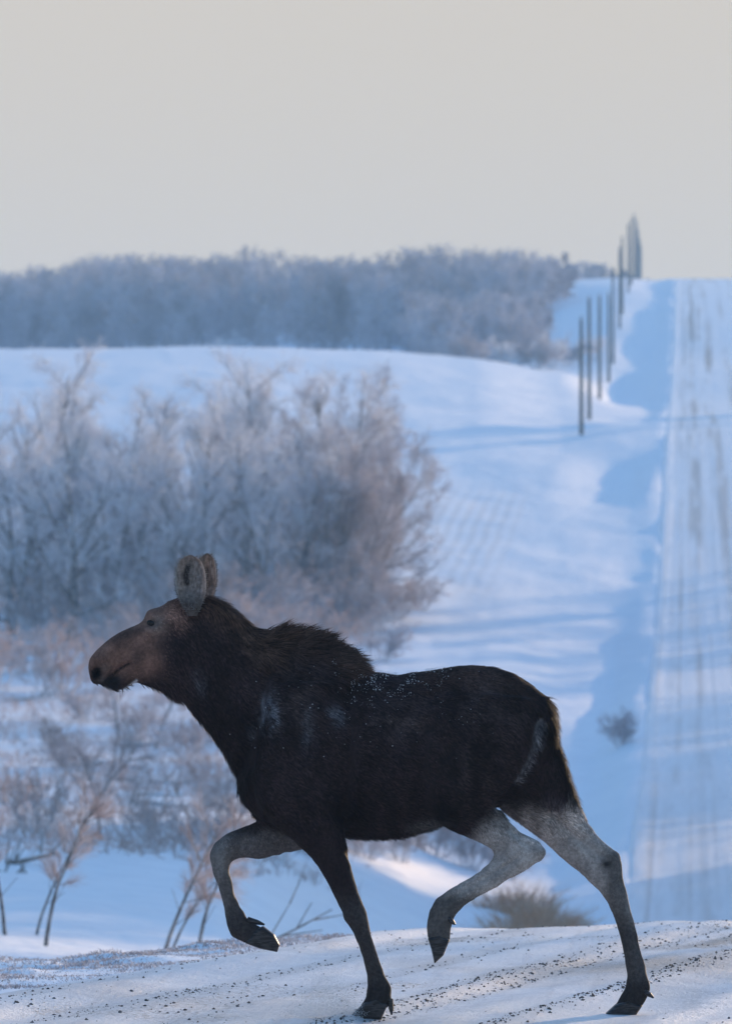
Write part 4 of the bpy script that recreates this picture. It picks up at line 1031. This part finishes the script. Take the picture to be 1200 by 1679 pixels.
# ears: cupped leaves open to the camera
M['ear'] = fur_mat('ear_fur', .8, 0, 1.0)
_nt = M['ear'].node_tree; _b = _nt.nodes['Principled BSDF']; _tr = nd(_nt, 'ShaderNodeBsdfTranslucent'); _mx = nd(_nt, 'ShaderNodeMixShader'); _mx.inputs[0].default_value = .35
_nt.links.new(_b.inputs['Base Color'].links[0].from_socket, _tr.inputs[0]); _nt.links.new(_b.outputs[0], _mx.inputs[1]); _nt.links.new(_tr.outputs[0], _mx.inputs[2]); _nt.links.new(_mx.outputs[0], _nt.nodes['Material Output'].inputs[0])
EARW = pchip([0, .12, .25, .4, .55, .7, .83, .93, 1], [.32, .48, .74, .94, 1.0, .97, .84, .60, .10])
def ear(base, top, lft, rgt, yb, yt, depth, hollow):
    nu, nv_ = 27, 30; Vv = []
    for side_ in (0, 1):
        for j in range(nv_):
            t = j / (nv_ - 1); y = base[1] + (top[1] - base[1]) * t; xc = base[0] + (top[0] - base[0]) * t
            hw = float(EARW(t)); yc = yb + (yt - yb) * t
            for i in range(nu):
                s_ = -1 + 2 * i / (nu - 1); wl = (lft if s_ < 0 else rgt) * hw
                dpt = depth * hw * (1 - s_ * s_) ** .7 * float(sst(.10, .45, t)) - .016 * (1 - s_ * s_) * float(1 - sst(.08, .30, t))
                fold = .010 * math.exp(-((s_ - .45) / .16) ** 2) * hw
                q = P(xc + s_ * wl, y, yc)
                Vv.append((q.x, q.y + dpt - fold * (1 - side_) + (.009 if side_ else 0) * (1 - abs(s_) ** 6), q.z))
    f = []; idx = lambda s, j, i: s * nu * nv_ + j * nu + i
    for j in range(nv_ - 1):
        for i in range(nu - 1):
            f.append((idx(0, j, i), idx(0, j, i + 1), idx(0, j + 1, i + 1), idx(0, j + 1, i)))
            f.append((idx(1, j, i), idx(1, j + 1, i), idx(1, j + 1, i + 1), idx(1, j, i + 1)))
        for i in (0, nu - 1):
            f.append((idx(0, j, i), idx(0, j + 1, i), idx(1, j + 1, i), idx(1, j, i)))
    for i in range(nu - 1): f.append((idx(0, nv_ - 1, i), idx(0, nv_ - 1, i + 1), idx(1, nv_ - 1, i + 1), idx(1, nv_ - 1, i)))
    me = np_mesh('ear', Vv, [np.array(f)]); me.materials.append(M['ear'])
    A = np.array(Vv); ex, ey = side(A); half = nu * nv_
    cc = np.tile(np.array([.34, .29, .26]), (len(A), 1))
    v_ = noise(A[:, 0] / .006, A[:, 2] / .02, 88); cc *= (1 + .35 * v_)[:, None]
    hl = np.clip(1.3 * np.exp(-(pline(ex, ey, hollow) / 4.8) ** 2), 0, .85)[:, None] * (np.arange(len(A)) < half)[:, None]  # shade inside the ear cup, painted into the colour
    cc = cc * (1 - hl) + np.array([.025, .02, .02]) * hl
    ss_ = np.tile(np.abs(np.linspace(-1, 1, nu)), nv_ * 2); rim = (sst(.86, 1, ss_) * .8)[:, None]  # backlit ear edge, painted as a pale rim
    cc = cc * (1 - rim) + np.array([.62, .57, .53]) * rim
    lowf = sst(962, 990, ey)[:, None] * .88; cc = cc * (1 - lowf) + np.array([.10, .07, .058]) * lowf
    col_attr(me, 'coat', cc)
    o = add('ear', me, None, moose)
    # soft hairs on the rim and inside
    rg_ = np.random.default_rng(8); segs = []
    for k in range(900):
        j = rg_.integers(2, nv_ - 1); i = int(rg_.choice([0, nu - 1, rg_.integers(0, nu)])); p_ = Vector(Vv[idx(0, j, i)])
        out = Vector((-.5 if i < nu / 2 else .5, -.5, .5)) if i in (0, nu - 1) else Vector((rg_.normal(0, .5), -.5, .7))
        e_ = p_ + (out + Vector(rg_.normal(0, .3, 3))).normalized() * rg_.uniform(.006, .018); segs.append((*p_, *e_, .0010, .0003))
    hm2 = seg_mesh('ear_hair', segs, 3); col_attr(hm2, 'coat', np.tile(np.array([.30, .27, .25]), (len(hm2.vertices), 1))); tag(add('ear_hair', hm2, M['ear'], o), kind='stuff')
    return o
ear((316, 1006), (312, 906), 26, 25, -.112, -.085, .055, [(309, 925), (304, 940), (307, 952)])
ear((340, 992), (340, 903), 17, 15, .07, .085, .045, [(338, 930), (337, 946), (340, 955)])
# eyes
M['eye'] = plain('moose_eye', (.006, .005, .005), (.012, .01, .009), 40, .08)
for s_ in (-1, 1):
    c = P(249, 1018, 0); e = bmesh.new(); bmesh.ops.create_uvsphere(e, u_segments=16, v_segments=10, radius=.0185)
    me = bpy.data.meshes.new('eye'); e.to_mesh(me); e.free(); me.polygons.foreach_set('use_smooth', np.ones(len(me.polygons), bool))
    o = add('eye', me, M['eye'], moose)
    near_ = np.hypot(px - 249, py - 1018) < 5; ys = V[near_ & ((V[:, 1] < 0) == (s_ < 0)), 1]
    yv = (ys.min() if s_ < 0 else ys.max()) if len(ys) else s_ * .09
    o.location = (c.x, yv - s_ * .008, c.z); o.scale = (1.2, .7, .8); o.rotation_euler = (0, R(20), 0)
# hooves: two claws and two dew claws on each foot
M['hoof'] = plain('hoof_horn', (.012, .011, .012), (.05, .047, .05), 25, .35, .2, .005, stretch=(1, 1, 5))
def hoof(prof, yc, dew, solelight=False):
    for s_ in (-1, 1):
        b_ = bmesh.new(); y0 = yc + s_ * .004; y1 = yc + s_ * .046
        A = [P(x, y, yc) for x, y in prof]; cen = sum(A, Vector()) / len(A)
        lay = []
        for yy, k in ((y0, .94), (yc + s_ * .014, 1.0), (yc + s_ * .034, .98), (y1, .80)):
            lay.append([b_.verts.new(Vector(((a.x - cen.x) * k + cen.x, yy, (a.z - cen.z) * k + cen.z))) for a in A])
        n_ = len(A)
        for l0, l1 in zip(lay[:-1], lay[1:]):
            for i in range(n_): b_.faces.new((l0[i], l0[(i + 1) % n_], l1[(i + 1) % n_], l1[i]))
        b_.faces.new(lay[0]); b_.faces.new(lay[-1]); bmesh.ops.recalc_face_normals(b_, faces=b_.faces[:])
        bmesh.ops.bevel(b_, geom=b_.edges[:], offset=.003, segments=1, affect='EDGES')
        me = bpy.data.meshes.new('hoof'); b_.to_mesh(me); b_.free()
        o = add('hoof', me, M['hoof'], moose)
        (dx0, dy0), (dx1, dy1) = dew
        a = P(dx0, dy0, yc + s_ * .026); c = P(dx1, dy1, yc + s_ * .034); mdl = a.lerp(c, .6)
        add('dew_claw', seg_mesh('dew_claw', [(*a, *mdl, .013, .012), (*mdl, *c, .012, .004)], 8), M['hoof'], moose)
hoof([(597, 1640), (580, 1656), (564, 1671), (600, 1674), (624, 1670), (636, 1642), (618, 1630)], -.17, ((640, 1634), (642, 1660)))
hoof([(1008, 1643), (985, 1664), (1012, 1667), (1038, 1666), (1053, 1644), (1030, 1634)], .16, ((1055, 1620), (1071, 1632)))
hoof([(701, 1534), (707, 1553), (712, 1576), (727, 1562), (737, 1537), (720, 1526)], -.18, ((734, 1500), (746, 1512)))
hoof([(402, 1542), (426, 1551), (455, 1557), (459, 1545), (450, 1528), (432, 1514), (414, 1522)], .17, ((406, 1503), (434, 1512)))
# drool freezing under the lip
M['ice'] = plain('frozen_drool', (.75, .78, .82), (.85, .87, .9), 40, .15, transl=.4)
pts = [P(193, 1131, -.03), P(195, 1140, -.03), P(194, 1147, -.03), P(197, 1152, -.03)]
add('drool', seg_mesh('drool', [(*pts[i], *pts[i + 1], .0022, .0018) for i in range(3)], 5), M['ice'], moose)

# loose snow thrown up by the near front hoof
rg = np.random.default_rng(31); n = 13000
a = rg.random(n) ** 1.4
cx = 570 - 80 * a + rg.normal(0, 14, n); cy = 1668 - np.abs(rg.normal(0, 1, n)) * (10 + 60 * a * (1 - a) * 2)
Ppt = np.array([MW @ P(x, y, yl) for x, y, yl in zip(cx, cy, rg.normal(-.20, .08, n))])
gzv = road_z(Ppt[:, 0], Ppt[:, 1]); Ppt[:, 2] = np.maximum(Ppt[:, 2], gzv + .002)
sz = .0007 + .0013 * rg.random(n) ** 2
fv = octa[None] * sz[:, None, None] + Ppt[:, None]
o = add('kicked_up_snow', np_mesh('kicked_up_snow', fv.reshape(-1, 3), [(np.arange(n)[:, None, None] * 6 + tri[None]).reshape(-1, 3)]), M['snow']); tag(o, 'puff of loose snow kicked up by the near front hoof', 'snow', kind='stuff')
# ------------------------------------------------------------------ haze: the cold air between here and the far hill
hz = bmesh.new(); bmesh.ops.create_cube(hz, size=1.0)
zmin = min(float(ZZ.min()), float(Z2.min())) - 1.0
lo = Vector((-720, -60, zmin)); hi_ = Vector((720, 1760, 84))
for v in hz.verts: v.co = Vector(((lo.x + hi_.x) / 2 + v.co.x * (hi_.x - lo.x), (lo.y + hi_.y) / 2 + v.co.y * (hi_.y - lo.y), (lo.z + hi_.z) / 2 + v.co.z * (hi_.z - lo.z)))
hme = bpy.data.meshes.new('haze'); hz.to_mesh(hme); hz.free()
hm_ = bpy.data.materials.new('haze_air'); hm_.use_nodes = True; ht = hm_.node_tree; ht.nodes.clear()
pv = ht.nodes.new('ShaderNodeVolumePrincipled'); pv.inputs['Color'].default_value = (0.42, 0.70, 1.0, 1); pv.inputs['Density'].default_value = 0.00035; pv.inputs['Anisotropy'].default_value = 0.0
hout = ht.nodes.new('ShaderNodeOutputMaterial'); ht.links.new(pv.outputs[0], hout.inputs['Volume'])
haze = add('haze', hme, hm_); tag(haze, kind='stuff'); haze['label'] = 'thin cold blue haze over the far hill'; haze['category'] = 'haze'
